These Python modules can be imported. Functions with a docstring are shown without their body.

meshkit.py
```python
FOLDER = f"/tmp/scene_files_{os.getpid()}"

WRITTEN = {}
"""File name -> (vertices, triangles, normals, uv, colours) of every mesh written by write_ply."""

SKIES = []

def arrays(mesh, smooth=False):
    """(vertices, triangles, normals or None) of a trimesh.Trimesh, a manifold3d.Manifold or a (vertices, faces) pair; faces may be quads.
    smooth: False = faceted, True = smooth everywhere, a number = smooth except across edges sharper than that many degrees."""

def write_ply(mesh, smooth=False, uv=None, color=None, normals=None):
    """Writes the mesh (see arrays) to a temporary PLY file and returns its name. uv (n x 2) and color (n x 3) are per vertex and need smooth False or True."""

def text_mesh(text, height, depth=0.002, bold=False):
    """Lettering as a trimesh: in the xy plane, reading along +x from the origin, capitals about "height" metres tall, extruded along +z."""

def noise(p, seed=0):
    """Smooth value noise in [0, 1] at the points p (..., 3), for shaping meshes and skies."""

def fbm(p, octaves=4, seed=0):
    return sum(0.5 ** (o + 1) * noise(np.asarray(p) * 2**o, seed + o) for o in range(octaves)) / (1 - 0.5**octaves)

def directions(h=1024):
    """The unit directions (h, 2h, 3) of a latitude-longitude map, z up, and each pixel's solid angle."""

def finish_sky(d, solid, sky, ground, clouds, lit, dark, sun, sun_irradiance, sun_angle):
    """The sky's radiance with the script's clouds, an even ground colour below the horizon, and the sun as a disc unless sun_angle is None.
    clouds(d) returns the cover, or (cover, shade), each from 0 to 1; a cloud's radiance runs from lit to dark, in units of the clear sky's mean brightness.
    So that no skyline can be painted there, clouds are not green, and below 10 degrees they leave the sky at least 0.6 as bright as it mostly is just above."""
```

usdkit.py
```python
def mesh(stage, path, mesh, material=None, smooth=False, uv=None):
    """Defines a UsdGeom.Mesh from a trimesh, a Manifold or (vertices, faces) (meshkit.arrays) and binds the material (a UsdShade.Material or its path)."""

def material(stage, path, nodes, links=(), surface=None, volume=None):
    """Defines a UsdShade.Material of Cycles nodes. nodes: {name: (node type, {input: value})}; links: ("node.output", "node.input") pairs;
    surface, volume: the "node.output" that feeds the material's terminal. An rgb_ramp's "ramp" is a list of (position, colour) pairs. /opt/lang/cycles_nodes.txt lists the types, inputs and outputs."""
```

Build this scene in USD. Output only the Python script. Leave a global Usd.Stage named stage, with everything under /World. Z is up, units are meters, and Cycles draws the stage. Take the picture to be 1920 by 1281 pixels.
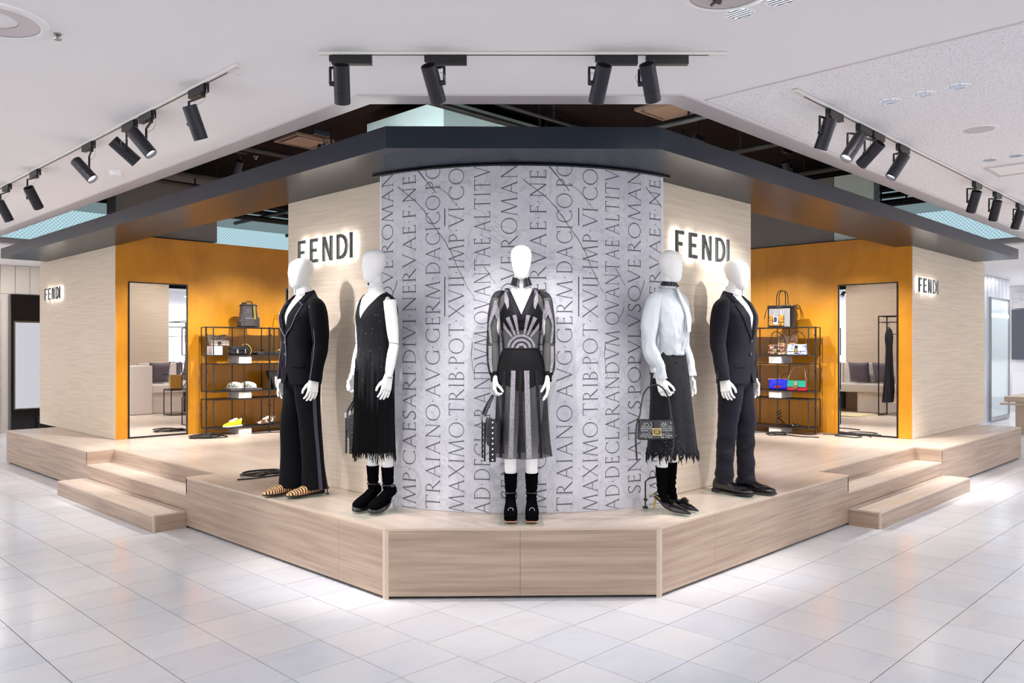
import math, random, re
import numpy as np, trimesh, usdkit, meshkit
import manifold3d as m3
import shapely.geometry as sg
from shapely import affinity
from shapely.ops import unary_union
from pxr import Usd, UsdGeom, UsdLux, UsdShade, Sdf, Gf, Vt

stage = Usd.Stage.CreateInMemory()
UsdGeom.SetStageUpAxis(stage, 'Z'); UsdGeom.SetStageMetersPerUnit(stage, 1.0)
UsdGeom.Xform.Define(stage, '/World'); UsdGeom.Scope.Define(stage, '/World/Looks')

# ------------------------------------------------------------------ camera
# world axes follow the shop: x runs along the right wing, y along the left wing; the camera looks at its corner
FOC, CX, HY, EYE = 1516.0, 960.0, 652.0, 1.6
FW = np.array([.7131, .7013, 0]); FW /= np.linalg.norm(FW); RT = np.array([FW[1], -FW[0], 0])
cam = UsdGeom.Camera.Define(stage, '/World/camera')
cam.CreateHorizontalApertureAttr(36.0); cam.CreateFocalLengthAttr(FOC / 1920 * 36)
cam.CreateVerticalApertureOffsetAttr((HY - 640.5) / 1920 * 36)
cam.CreateClippingRangeAttr((0.05, 200.0))
cam.AddTransformOp().Set(Gf.Matrix4d(*RT, 0, 0, 0, 1, 0, *(-FW), 0, 0, 0, EYE, 1))
cam.CreateExposureAttr(0.45)

# ------------------------------------------------------------------ light of the place: even daylight-white store light from all around, plus the ceiling's downlights and track spots
STORE = 0.62       # strength of the bright store beyond what is built
DOWN = 58.0       # each recessed downlight
SPOT = 2700.0       # each track spotlight
dome = UsdLux.DomeLight.Define(stage, '/World/store_light')
dome.CreateColorAttr(Gf.Vec3f(0.965, 0.98, 1.0)); dome.CreateIntensityAttr(STORE)

# ------------------------------------------------------------------ helpers
rng = random.Random(7)
used = {}
def numbered(parent, name):
    k = used.get((parent, name), -1) + 1
    used[(parent, name)] = k
    return f'{parent}/{name}' if k == 0 else f'{parent}/{name}_{k:03d}'
def data(prim, **kw):
    for k, v in kw.items():
        if v: prim.SetCustomDataByKey(k, v)
    return prim
MATS = {}
def obj(name, mesh, mat, parent='/World', smooth=False, **kw):
    path = numbered(str(parent), name)
    m = usdkit.mesh(stage, path, mesh, MATS[mat] if isinstance(mat, str) else mat, smooth)
    return data(m.GetPrim(), **kw)
class Thing:
    """An Xform at a thing's base; add() hangs parts under it, given in local or (world=True) in world coordinates."""
    def __init__(s, name, label='', cat='', loc=(0, 0, 0), rz=0.0, group=None, kind=None):
        s.path = numbered('/World', name)
        x = UsdGeom.Xform.Define(stage, s.path)
        s.loc, s.rz = np.array(loc, float), rz
        x.AddTranslateOp().Set(Gf.Vec3d(*map(float, loc)))
        if rz: x.AddRotateZOp().Set(math.degrees(rz))
        s.prim = data(x.GetPrim(), label=label, category=cat, group=group, kind=kind)
    def add(s, name, mesh, mat, smooth=False, parent=None, world=False, **kw):
        if world:
            v, f, _ = meshkit.arrays(mesh)
            v = v - s.loc
            c, q = math.cos(-s.rz), math.sin(-s.rz)
            mesh = trimesh.Trimesh(v @ np.array([[c, q, 0], [-q, c, 0], [0, 0, 1]]), f, process=False)
        return obj(name, mesh, mat, parent.GetPath() if parent is not None else s.path, smooth, **kw)
def copy_of(src, label, loc, rz=0.0, group=None):
    base = re.sub(r'_\d{3}$', '', src.path.rpartition('/')[2])
    path = numbered('/World', base)
    x = UsdGeom.Xform.Define(stage, path); x.AddTranslateOp().Set(Gf.Vec3d(*map(float, loc)))
    if rz: x.AddRotateZOp().Set(math.degrees(rz))
    p = x.GetPrim(); p.GetReferences().AddInternalReference(src.path); p.SetInstanceable(True)
    was = src.prim.GetCustomData()
    return data(p, label=label, category=was.get('category'), group=group or was.get('group'))
cat = trimesh.util.concatenate
def T3(mesh): 
    v, f, _ = meshkit.arrays(mesh); return trimesh.Trimesh(v, f, process=False)
def MF(t): return m3.Manifold(m3.Mesh(np.asarray(t.vertices, np.float32), np.asarray(t.faces, np.uint32)))
def box(a, b):
    a, b = np.minimum(a, b), np.maximum(a, b)
    m = trimesh.creation.box(np.subtract(b, a)); m.apply_translation(np.add(a, b) / 2); return m
def rbox(a, b, r=.004, n=8):
    """box with rounded edges"""
    a, b = np.minimum(a, b) + r, np.maximum(a, b) - r
    s = m3.Manifold.sphere(r, n)
    return T3(m3.Manifold.batch_hull([s.translate((x, y, z)) for x in (a[0], b[0]) for y in (a[1], b[1]) for z in (a[2], b[2])]))
def cyl(p, q, r, n=16, r2=None):
    """closed cylinder or cone from p to q"""
    p, q = np.array(p, float), np.array(q, float); d = q - p; L = np.linalg.norm(d); d /= L
    a = np.cross(d, [0, 0, 1] if abs(d[2]) < .9 else [1, 0, 0]); a /= np.linalg.norm(a); b = np.cross(d, a)
    t = np.arange(n) * 2 * np.pi / n
    ring = np.cos(t)[:, None] * a + np.sin(t)[:, None] * b
    r2 = r if r2 is None else r2
    v = np.vstack([p + ring * r, q + ring * r2, [p], [q]]); i = np.arange(n); j = (i + 1) % n
    f = np.vstack([np.c_[i, j, j + n], np.c_[i, j + n, i + n], np.c_[j, i, np.full(n, 2 * n)], np.c_[i + n, j + n, np.full(n, 2 * n + 1)]])
    return trimesh.Trimesh(v, f[:, ::-1] if np.dot(np.cross(ring[0], ring[1]), d) < 0 else f, process=False)
def tube(pts, r, n=8, closed=False):
    """round wire along a polyline; r one number or one per point"""
    p = np.asarray(pts, float); r = np.broadcast_to(r, (len(p),))
    t = (np.roll(p, -1, 0) - np.roll(p, 1, 0)) if closed else np.gradient(p, axis=0)
    t /= np.linalg.norm(t, axis=1, keepdims=True) + 1e-12
    a = np.cross(t[0], [0, 0, 1] if abs(t[0][2]) < .9 else [1, 0, 0]); A = []
    for k in t:
        a = a - k * (a @ k); a /= np.linalg.norm(a) + 1e-12; A.append(a)
    A = np.array(A); B = np.cross(t, A); g = np.arange(n) * 2 * np.pi / n
    v = (p[:, None] + r[:, None, None] * (np.cos(g)[None, :, None] * A[:, None] + np.sin(g)[None, :, None] * B[:, None])).reshape(-1, 3)
    f = []
    m = len(p)
    for i in range(m if closed else m - 1):
        for j in range(n):
            q = (j + 1) % n; i2 = (i + 1) % m
            f += [[i * n + j, i * n + q, i2 * n + q], [i * n + j, i2 * n + q, i2 * n + j]]
    if not closed:
        v = np.vstack([v, p[:1], p[-1:]]); c = len(v) - 2
        for j in range(n):
            q = (j + 1) % n
            f += [[c, q, j], [c + 1, (m - 1) * n + j, (m - 1) * n + q]]
    return trimesh.Trimesh(v, f, process=False)
def rod(p, q, w, up=(0, 0, 1)):
    """square bar from p to q, w wide"""
    p, q = np.array(p, float), np.array(q, float); lo, hi = np.minimum(p, q) - w / 2, np.maximum(p, q) + w / 2
    return box(lo, hi)
def spline(pts, n=24):
    from scipy.interpolate import CubicSpline
    p = np.asarray(pts, float); s = np.r_[0, np.cumsum(np.linalg.norm(np.diff(p, axis=0), axis=1))]
    return CubicSpline(s, p)(np.linspace(0, s[-1], n))
def extrude(poly, h, z=0.0):
    ms = [trimesh.creation.extrude_polygon(g, h, engine='earcut') for g in getattr(poly, 'geoms', [poly]) if g.area > 1e-9]
    m = cat(ms); m.apply_translation((0, 0, z)); return m
def lathe(profile, n=32):
    """profile: (radius, z) from bottom to top"""
    return trimesh.creation.revolve(np.array(profile, float), sections=n)
def move(m, d=(0, 0, 0), rx=0, ry=0, rz=0, s=1.0):
    m = m.copy(); m.apply_scale(s)
    for ang, ax in ((rx, (1, 0, 0)), (ry, (0, 1, 0)), (rz, (0, 0, 1))):
        if ang: m.apply_transform(trimesh.transformations.rotation_matrix(ang, ax))
    m.apply_translation(d); return m
def patch(poly, fn, thick, step=.03):
    """a flat outline (u, v) laid on a curved surface: fn(uv, h) gives points h above it; the patch is thick"""
    out = []
    for g in getattr(poly, 'geoms', [poly]):
        if g.area < 1e-9: continue
        g = g.segmentize(step)
        v, f = trimesh.creation.triangulate_polygon(g, engine='earcut')
        t = trimesh.Trimesh(np.c_[v, np.zeros(len(v))], f, process=False)
        if step < 1: 
            vv, ff = trimesh.remesh.subdivide_to_size(t.vertices, t.faces, step)[:2]; t = trimesh.Trimesh(vv, ff, process=True)
        v2, f = np.array(t.vertices)[:, :2], np.array(t.faces)
        n = len(v2)
        e = np.sort(t.edges, axis=1); key = e[:, 0] * n + e[:, 1]; u, idx, cnt = np.unique(key, return_index=True, return_counts=True)
        b = t.edges[idx[cnt == 1]]
        top, bot = fn(v2, thick), fn(v2, 0.0)
        F = np.vstack([f, f[:, ::-1] + n, np.c_[b[:, 1], b[:, 0], b[:, 0] + n], np.c_[b[:, 1], b[:, 0] + n, b[:, 1] + n]])
        out.append(trimesh.Trimesh(np.vstack([top, bot]), F, process=False))
    return cat(out)

# ------------------------------------------------------------------ materials
def srgb(*c):
    c = np.array(c, float) / 255.0
    return tuple(np.where(c <= .04045, c / 12.92, ((c + .055) / 1.055) ** 2.4))
def mat(name, c1, rough=.5, c2=None, scale=4.0, stretch=(1, 1, 1), detail=4.0, bump=0.0, space='position', lo=.35, hi=.65, distortion=0.0, metallic=0.0, bscale=None, **kw):
    """principled; with c2 the colour runs between c1 and c2 along a noise"""
    p = {'roughness': rough, 'metallic': metallic, **kw}
    nodes, links = {}, []
    if c2 is None: p['base_color'] = c1
    if c2 is not None or bump:
        nodes['g'] = ('geometry', {}) if space == 'position' else ('texture_coordinate', {})
        nodes['m'] = ('mapping', {'scale': stretch})
        nodes['n'] = ('noise_texture', {'scale': scale, 'detail': detail, 'roughness': .6, 'distortion': distortion})
        links += [('g.position' if space == 'position' else 'g.object', 'm.vector'), ('m.vector', 'n.vector')]
    if c2 is not None:
        nodes['r'] = ('rgb_ramp', {'ramp': [(0, c1), (lo, c1), (hi, c2), (1, c2)]})
        links += [('n.fac', 'r.fac'), ('r.color', 'p.base_color')]
    if bump:
        src = 'n.fac'
        if bscale:
            nodes['n2'] = ('noise_texture', {'scale': bscale, 'detail': 3.0}); links += [('m.vector', 'n2.vector')]; src = 'n2.fac'
        nodes['b'] = ('bump', {'strength': 1.0, 'distance': bump}); links += [(src, 'b.height'), ('b.normal', 'p.normal')]
    if rough >= .8 and not kw and not metallic:      # dead-matt: a plain diffuse surface is enough
        p = {k_: v_ for k_, v_ in (('color', p.get('base_color')),) if v_ is not None}; nodes['p'] = ('diffuse_bsdf', p); links = [(a_, 'p.color' if b_ == 'p.base_color' else b_) for a_, b_ in links]
    else: nodes['p'] = ('principled_bsdf', p)
    MATS[name] = usdkit.material(stage, '/World/Looks/' + name, nodes, links, surface='p.BSDF'); return name
def emat(name, color, strength):
    MATS[name] = usdkit.material(stage, '/World/Looks/' + name, {'e': ('emission', {'color': color, 'strength': strength})}, [], surface='e.emission'); return name
def gmat(name, color=(1, 1, 1), gloss=.08):
    """thin clear glass: passes light and mirrors a little of the room"""
    MATS[name] = usdkit.material(stage, '/World/Looks/' + name, {'t': ('transparent_bsdf', {'color': color}), 'g': ('glossy_bsdf', {'color': (1, 1, 1), 'roughness': .02}), 'x': ('mix_closure', {'fac': gloss})},
        [('t.BSDF', 'x.closure1'), ('g.BSDF', 'x.closure2')], surface='x.closure')
tile_tints = [(224, 225, 230), (221, 223, 229), (226, 225, 228), (223, 222, 226), (219, 221, 228), (228, 228, 232)]
for k, c in enumerate(tile_tints):
    a, b = srgb(*c), srgb(*(np.array(c) - (7, 7, 5)))
    mat(f'tile_{k}', a, .16, b, scale=1.6, stretch=(1.0 + k * .2, 2.6, 1), detail=3, distortion=.4, lo=.48, hi=.72, specular_ior_level=.4)
mat('grout', srgb(58, 55, 57), .9)
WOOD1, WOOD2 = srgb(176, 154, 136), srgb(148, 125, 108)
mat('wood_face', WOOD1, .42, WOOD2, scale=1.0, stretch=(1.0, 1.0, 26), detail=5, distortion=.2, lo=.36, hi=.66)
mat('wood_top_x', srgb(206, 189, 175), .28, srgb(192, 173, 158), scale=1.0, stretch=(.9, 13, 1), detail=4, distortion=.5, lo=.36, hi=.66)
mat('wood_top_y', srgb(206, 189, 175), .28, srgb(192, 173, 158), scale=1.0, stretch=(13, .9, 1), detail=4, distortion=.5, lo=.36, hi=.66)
mat('wood_trim', srgb(194, 176, 156), .4)
mat('travertine', srgb(217, 202, 184), .8, srgb(202, 185, 167), scale=1.0, stretch=(1.6, 1.6, 55), detail=5, distortion=.1, lo=.40, hi=.72)
mat('shadow_gap', srgb(30, 26, 24), .7)
mat('slate', srgb(17, 27, 41), .3, specular_ior_level=.3)
mat('gold', srgb(208, 142, 32), .36, srgb(188, 120, 14), scale=2.2, stretch=(1, 1, .55), detail=4, distortion=.6, lo=.38, hi=.72)
mat('ceiling_white', srgb(245, 243, 244), .8)
mat('trim_silver', srgb(205, 198, 200), .36, metallic=.15)
mat('black_ceiling', srgb(40, 33, 33), .8)
mat('black_metal', srgb(14, 12, 15), .42)
mat('spot_black', srgb(24, 21, 33), .42)
mat('steel', srgb(170, 170, 172), .25, metallic=1.0)
mat('chrome', srgb(225, 225, 230), .08, metallic=1.0)
mat('mirror', srgb(240, 240, 240), .01, metallic=1.0)
mat('black_pipe', srgb(26, 24, 26), .55)
mat('track_white', srgb(226, 222, 218), .5)
mat('dark_letter', srgb(66, 68, 70), .4, metallic=.3)
emat('halo', (1.0, .99, .97), 15.0); emat('halo_far', (1.0, .99, .97), 11.0)
emat('lamp', (.93, .93, 1.0), 6.0)
# speckled acoustic board
MATS['speckle'] = usdkit.material(stage, '/World/Looks/speckle', {
    'g': ('geometry', {}), 'v': ('voronoi_texture', {'scale': 75, 'randomness': 1.0}), 'n': ('noise_texture', {'scale': 60, 'detail': 3}),
    'r': ('rgb_ramp', {'ramp': [(0, srgb(190, 190, 206)), (.09, srgb(205, 205, 218)), (.17, srgb(245, 244, 247)), (1, srgb(245, 244, 247))]}),
    'a': ('math', {'math_type': 'multiply', 'value2': 1.0}), 'p': ('diffuse_bsdf', {})},
    [('g.position', 'v.vector'), ('g.position', 'n.vector'), ('v.distance', 'a.value1'), ('n.fac', 'a.value2'), ('a.value', 'r.fac'), ('r.color', 'p.color')], surface='p.BSDF')
# ------------------------------------------------------------------ the setting
P = .45                                    # platform height
PX, PY = 3.09, 2.95                        # platform faces of the left and the right wing
CA, CB = (3.09, 4.17), (4.35, 2.95)        # its chamfered corner
FL, FR = 12.9, 13.5                        # far ends
WX, WY = 3.72, 3.53                        # wall faces
CEIL = 3.15

# floor: marble tiles in two fields that meet along x = 2.797
def pix(p):
    p = np.atleast_2d(p) - np.array([0, 0, EYE]); d = np.maximum(p @ FW, .3)
    return np.c_[CX + FOC * (p @ RT) / d, HY - FOC * p[:, 2] / d]
xr = 2.797 + .387 * np.arange(0, 60); xl = 2.797 - .3795 * np.arange(0, 30)
yr = 1.487 + .3815 * np.arange(-24, 60); yl = 3.133 + .362 * np.arange(-26, 50)
platform_poly = sg.Polygon([CA, CB, (FR, PY), (FR, FL), (PX, FL)])
view = sg.box(-10, -10, 1930, 1290)
cells = []
for xs, ys in ((xr, yr), (np.sort(xl), yl)):
    for i in range(len(xs) - 1):
        for j in range(len(ys) - 1):
            q = np.array([[xs[i], ys[j], 0], [xs[i + 1], ys[j], 0], [xs[i + 1], ys[j + 1], 0], [xs[i], ys[j + 1], 0]])
            if (q @ FW).min() < .5: continue
            c = sg.Polygon(q[:, :2])
            if platform_poly.buffer(-.02).contains(c): continue
            seen = c.difference(platform_poly)
            if seen.is_empty: continue
            px = sg.Polygon(pix(q)).buffer(0).intersection(view).area
            cells.append((px * seen.area / c.area, xs[i], ys[j], xs[i + 1], ys[j + 1], (i * 7 + j * 13 + (i * j) % 5)))
cells.sort(key=lambda c: -c[0])
g = .0021
fl = Thing('floor', 'glossy white marble tile floor of the store around the platform', 'floor', kind='structure')
fl.add('grout_bed', box((-8, -9, -.05), (26, 24, -.003)), 'grout')
rest = [[] for _ in tile_tints]
for k, (area, x0, y0, x1, y1, h) in enumerate(cells):
    t = rng.choice((0, 0, 1, 2, 2, 3, 4, 5, 5))
    tile = box((x0 + g, y0 + g, -.02), (x1 - g, y1 - g, rng.uniform(-.0003, .0003)))
    if k < 300 and area > 60: fl.add('tile', tile, f'tile_{t}')
    else: rest[t].append(tile)
for t, ms in enumerate(rest):
    if ms: fl.add('far_tiles', cat(ms), f'tile_{t}', kind='stuff')

# platform with two recessed flights of steps
plat = Thing('platform', 'pale wood-look chamfered platform the shop stands on', 'platform', kind='structure')
def solid(poly, z0, z1):
    poly = sg.polygon.orient(poly)
    return m3.Manifold.extrude(m3.CrossSection([np.array(poly.exterior.coords)[:-1]] + [np.array(r.coords)[:-1] for r in poly.interiors]), z1 - z0).translate((0, 0, z0))
inner = sg.Polygon([(PX, CA[1]), (CB[0], PY), (FR, PY), (FR, FL), (PX, FL)])
recL, recR = ((PX - .1, 7.10), (3.38, 9.66)), ((7.33, PY - .1), (9.95, 3.24))
body = solid(inner.buffer(-.014, join_style=2), .018, P - .014)
cut = [MF(box((a[0] - .1, a[1] - .014, .28), (b[0] + .014, b[1] + .014, 1))) if s == 'L' else MF(box((a[0] - .014, a[1] - .1, .28), (b[0] + .014, b[1] + .014, 1))) for s, (a, b) in (('L', recL), ('R', recR))]
plat.add('carcass', body - cut[0] - cut[1], 'wood_face')
plat.add('plinth_base', solid(inner.buffer(-.03, join_style=2), 0, .02), 'shadow_gap')
# top boards: laid in strips so that each wing keeps its grain
tops = inner.difference(sg.box(recL[0][0] - 1, recL[0][1], recL[1][0], recL[1][1])).difference(sg.box(recR[0][0], recR[0][1] - 1, recR[1][0], recR[1][1]))
inset = tops.buffer(-.016, join_style=2)
diag = sg.Polygon([(2, 2), (2, 15), (14.7, 14.7)])      # left wing's half
for half, m in ((inset.intersection(diag), 'wood_top_y'), (inset.difference(diag), 'wood_top_x')):
    n = 0
    for lo in np.arange(2.9, 14, 1.18):
        s = half.intersection(sg.box(0, lo + .0006, 20, lo + 1.1794) if m == 'wood_top_y' else sg.box(lo + .0006, 0, lo + 1.1794, 20))
        for q in getattr(s, 'geoms', [s]):
            if q.geom_type == 'Polygon' and q.area > .01: plat.add('top_board', extrude(q, .014, P - .014), m)
edge = tops.difference(inset)
plat.add('edge_trim', extrude(edge, .0144, P - .014), 'wood_trim')
def face(p, q, z0, z1, seams=(), name='face_panel', m='wood_face'):
    """boards on the vertical face from p to q (outside on the right hand going p to q), split at the fractions in seams"""
    p, q = np.array(p, float), np.array(q, float); d = (q - p) / np.linalg.norm(q - p); nrm = np.array([d[1], -d[0]])
    ts = [0, *seams, 1]; L = np.linalg.norm(q - p)
    for a, b in zip(ts[:-1], ts[1:]):
        u0, u1 = p + d * (a * L + .0008), p + d * (b * L - .0008)
        poly = sg.Polygon([u0, u1, u1 - nrm * .0138, u0 - nrm * .0138])
        plat.add(name, extrude(poly, z1 - z0, z0), m)
dA = np.subtract(CB, CA) / np.linalg.norm(np.subtract(CB, CA)); e = .024
face(np.add(CA, dA * e), np.subtract(CB, dA * e), .02, P - .0145, (.49,))
face((PX, 7.10), (PX, CA[1] + e), .02, P - .0145, (.3, .83))
face((CB[0] + e, PY), (7.33, PY), .02, P - .0145, (.22, .72))
face((PX, FL), (PX, 9.66), .02, P - .0145, (.4,))
face((9.95, PY), (FR, PY), .02, P - .0145, (.55,))
face((FR, PY), (FR, FL), .02, P - .0145, (.3, .6))
face((PX, 9.66), (PX, 7.10), .155, .2855, name='step_riser'); face((7.33, PY), (9.95, PY), .155, .2855, name='step_riser')
face((3.38, 9.66), (3.38, 7.10), .30, P - .0145, name='step_riser'); face((7.33, 3.24), (9.95, 3.24), .30, P - .0145, name='step_riser')
plat.add('step_side', box((PX, 9.66, .30), (3.38, 9.674, P - .0145)), 'wood_face'); plat.add('step_side', box((PX, 7.086, .30), (3.38, 7.10, P - .0145)), 'wood_face')
plat.add('step_side', box((9.95, PY, .30), (9.964, 3.24, P - .0145)), 'wood_face'); plat.add('step_side', box((7.316, PY, .30), (7.33, 3.24, P - .0145)), 'wood_face')
plat.add('step_tread', box((PX, 7.10, .286), (3.38, 9.66, .30)), 'wood_top_y'); plat.add('step_tread', box((7.33, PY, .286), (9.95, 3.24, .30)), 'wood_top_x')
for c, n2 in ((CA, dA), (CB, -dA)):
    o = np.array([0, 1]) if c == CA else np.array([1, 0])
    poly = sg.Polygon([c, np.add(c, n2 * e), np.add(c, n2 * e) + np.array([.7, .7]) * .012, np.add(c, o * e) + np.array([.0, .0]), ]).convex_hull
    plat.add('corner_trim', extrude(poly, P - .0145, 0), 'wood_trim')
# the two loose lower steps
def low_step(a, b, m, label):
    s = Thing('low_step', label, 'step', loc=((a[0] + b[0]) / 2, (a[1] + b[1]) / 2, 0), kind='structure')
    s.add('tread', box((*a, .138), (*b, .152)), m, world=True)
    s.add('step_box', box((a[0] + .013, a[1] + .013, 0), (b[0] - .001, b[1] - .013 if m == 'wood_top_y' else b[1] - .001, .137)), 'wood_face', world=True)
    t = .012
    if m == 'wood_top_y':
        s.add('face_panel', box((a[0], a[1] + .02, 0), (a[0] + t, b[1], .1375)), 'wood_face', world=True)
        s.add('end_panel', box((a[0] + .02, a[1], 0), (b[0], a[1] + t, .1375)), 'wood_face', world=True)
        s.add('corner_trim', box((a[0], a[1], 0), (a[0] + .019, a[1] + .019, .1375)), 'wood_trim', world=True)
    else:
        s.add('face_panel', box((a[0] + .02, a[1], 0), (b[0], a[1] + t, .1375)), 'wood_face', world=True)
        s.add('end_panel', box((a[0], a[1] + .02, 0), (a[0] + t, b[1], .1375)), 'wood_face', world=True)
        s.add('corner_trim', box((a[0], a[1], 0), (a[0] + .019, a[1] + .019, .1375)), 'wood_trim', world=True)
low_step((2.80, 7.09), (PX - .001, 9.68), 'wood_top_y', 'low wood step in front of the left opening')
low_step((7.33, 2.67), (9.97, PY - .001), 'wood_top_x', 'low wood step in front of the right opening')

# walls: the corner block, the two wing blocks, amber end walls
ZW = 2.876
core = Thing('wall_corner', 'pale travertine corner block carrying two lit signs', 'wall', kind='structure')
core_poly = sg.Polygon([(WX + .012, 5.0), (5.0, WY + .012), (6.62, WY + .012), (6.62, 4.1), (6.2, 4.1), (6.2, 6.2), (4.1, 6.2), (4.1, 6.44), (WX + .012, 6.44)])
core.add('block', solid(core_poly, P, 2.95), 'travertine')
def slabs(t, fixed, axis, lo, hi, seams, z0, z1, name='wall_panel', m='travertine', d=.012):
    ed = [lo, *seams, hi]
    for a, b in zip(ed[:-1], ed[1:]):
        a, b = a + .0006, b - .0006
        t.add(name, box((fixed, a, z0), (fixed + d, b, z1)) if axis == 'x' else box((a, fixed, z0), (b, fixed + d, z1)), m)
slabs(core, WX, 'x', 4.72, 6.44, (5.67,), P + .002, ZW); slabs(core, WY, 'y', 4.90, 6.62, (5.71,), P + .002, ZW)
wl = Thing('wall_left', 'pale travertine wall of the left wing with a small lit sign', 'wall', kind='structure')
wl.add('block', box((WX + .012, 10.62, P), (4.9, 13.70, 2.95)), 'travertine'); slabs(wl, WX, 'x', 10.60, 13.70, (), P + .002, ZW)
wr = Thing('wall_right', 'pale travertine wall of the right wing with a small lit sign', 'wall', kind='structure')
wr.add('block', box((10.77, WY + .012, P), (13.93, 4.7, 2.95)), 'travertine'); slabs(wr, WY, 'y', 10.75, 13.93, (), P + .002, ZW)
al = Thing('wall_amber_left', 'amber lacquered end wall behind the left shelf', 'wall', kind='structure')
al.add('backing', box((4.92, 10.616, P), (11.9, 10.75, 3.0)), 'gold')
slabs(al, 10.60, 'y', 3.722, 10.74, (4.75, 5.72, 6.69, 7.66, 8.63, 9.6), P + .002, 3.02, m='gold', d=.016)
ar = Thing('wall_amber_right', 'amber lacquered end wall behind the right shelf', 'wall', kind='structure')
ar.add('backing', box((10.766, 4.72, P), (10.9, 10.6, 3.0)), 'gold')
slabs(ar, 10.75, 'x', 3.532, 10.59, (4.51, 5.48, 6.45, 7.42, 8.39, 9.36), P + .002, 3.02, m='gold', d=.016)

# canopy: a slate-grey ring over the platform's edge
ZC0, ZC1 = 2.877, 3.017
can = Thing('canopy', 'slate-grey flat canopy band around the top of the shop', 'canopy', loc=(0, 0, 0), kind='structure')
outer = sg.Polygon([(3.12, 4.20), (4.37, 2.965), (13.42, 2.965), (13.42, 3.74), (WX + .02, 3.74), (WX + .02, 13.33), (3.12, 13.33)])
outer = outer.union(sg.Polygon([(3.12, 4.2), (4.37, 2.965), (5.4, 3.0), (5.4, 5.4), (3.2, 5.4)]))
can.add('canopy_board', solid(outer, ZC0, ZC1), 'slate')
# ------------------------------------------------------------------ ceiling
hole = sg.Polygon([(3.02, 4.23), (4.355, 2.875), (13.7, 2.875), (13.7, 13.7), (3.02, 13.7)])
band = sg.Polygon([(2.87, 4.14), (4.265, 2.722), (13.85, 2.722), (13.85, 13.85), (2.87, 13.85)])
allc = sg.box(-8, -9, 26, 24)
spk = sg.Polygon([(4.462, 2.69), (4.43, -6), (13.8, -6), (13.8, 2.69)])
ce = Thing('ceiling', 'white plaster ceiling of the store with an opening over the shop', 'ceiling', kind='structure')
ce.add('plaster', solid(allc.difference(band).difference(spk.buffer(.004, join_style=2)), CEIL, CEIL + .06), 'ceiling_white')
ce.add('backing', solid(allc.difference(band), CEIL + .06, CEIL + .08), 'shadow_gap')
ce.add('acoustic_board', solid(spk.buffer(-.002), CEIL + .001, CEIL + .06), 'speckle')
ce.add('edge_trim', solid(band.difference(hole), CEIL - .008, CEIL + .08), 'trim_silver')
ce.add('edge_bead', solid(band.buffer(.008, join_style=2).difference(band), CEIL - .012, CEIL), 'trim_silver')
ce.add('board_bead', solid(sg.Polygon([(4.444, 2.69), (4.412, -6), (4.452, -6), (4.462, 2.69)]), CEIL - .002, CEIL + .01), 'trim_silver')
ZB = 4.2
dk = Thing('ceiling_void', 'dark exposed ceiling over the shop seen through the opening', 'ceiling', kind='structure')
dk.add('slab', box((1.5, 1.5, ZB), (20, 20, ZB + .1)), 'black_ceiling')
mat('bulkhead_grey', srgb(128, 126, 126), .8); mat('bulkhead_teal_cast', srgb(205, 226, 226), .8)  # teal one: white bulkhead, the cast of the light put into its colour
dk.add('void_side', box((2.95, 4.0, CEIL + .08), (3.0, 15, ZB)), 'black_ceiling'); dk.add('void_side', box((4.3, 2.8, CEIL + .08), (15, 2.85, ZB)), 'black_ceiling')
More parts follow.
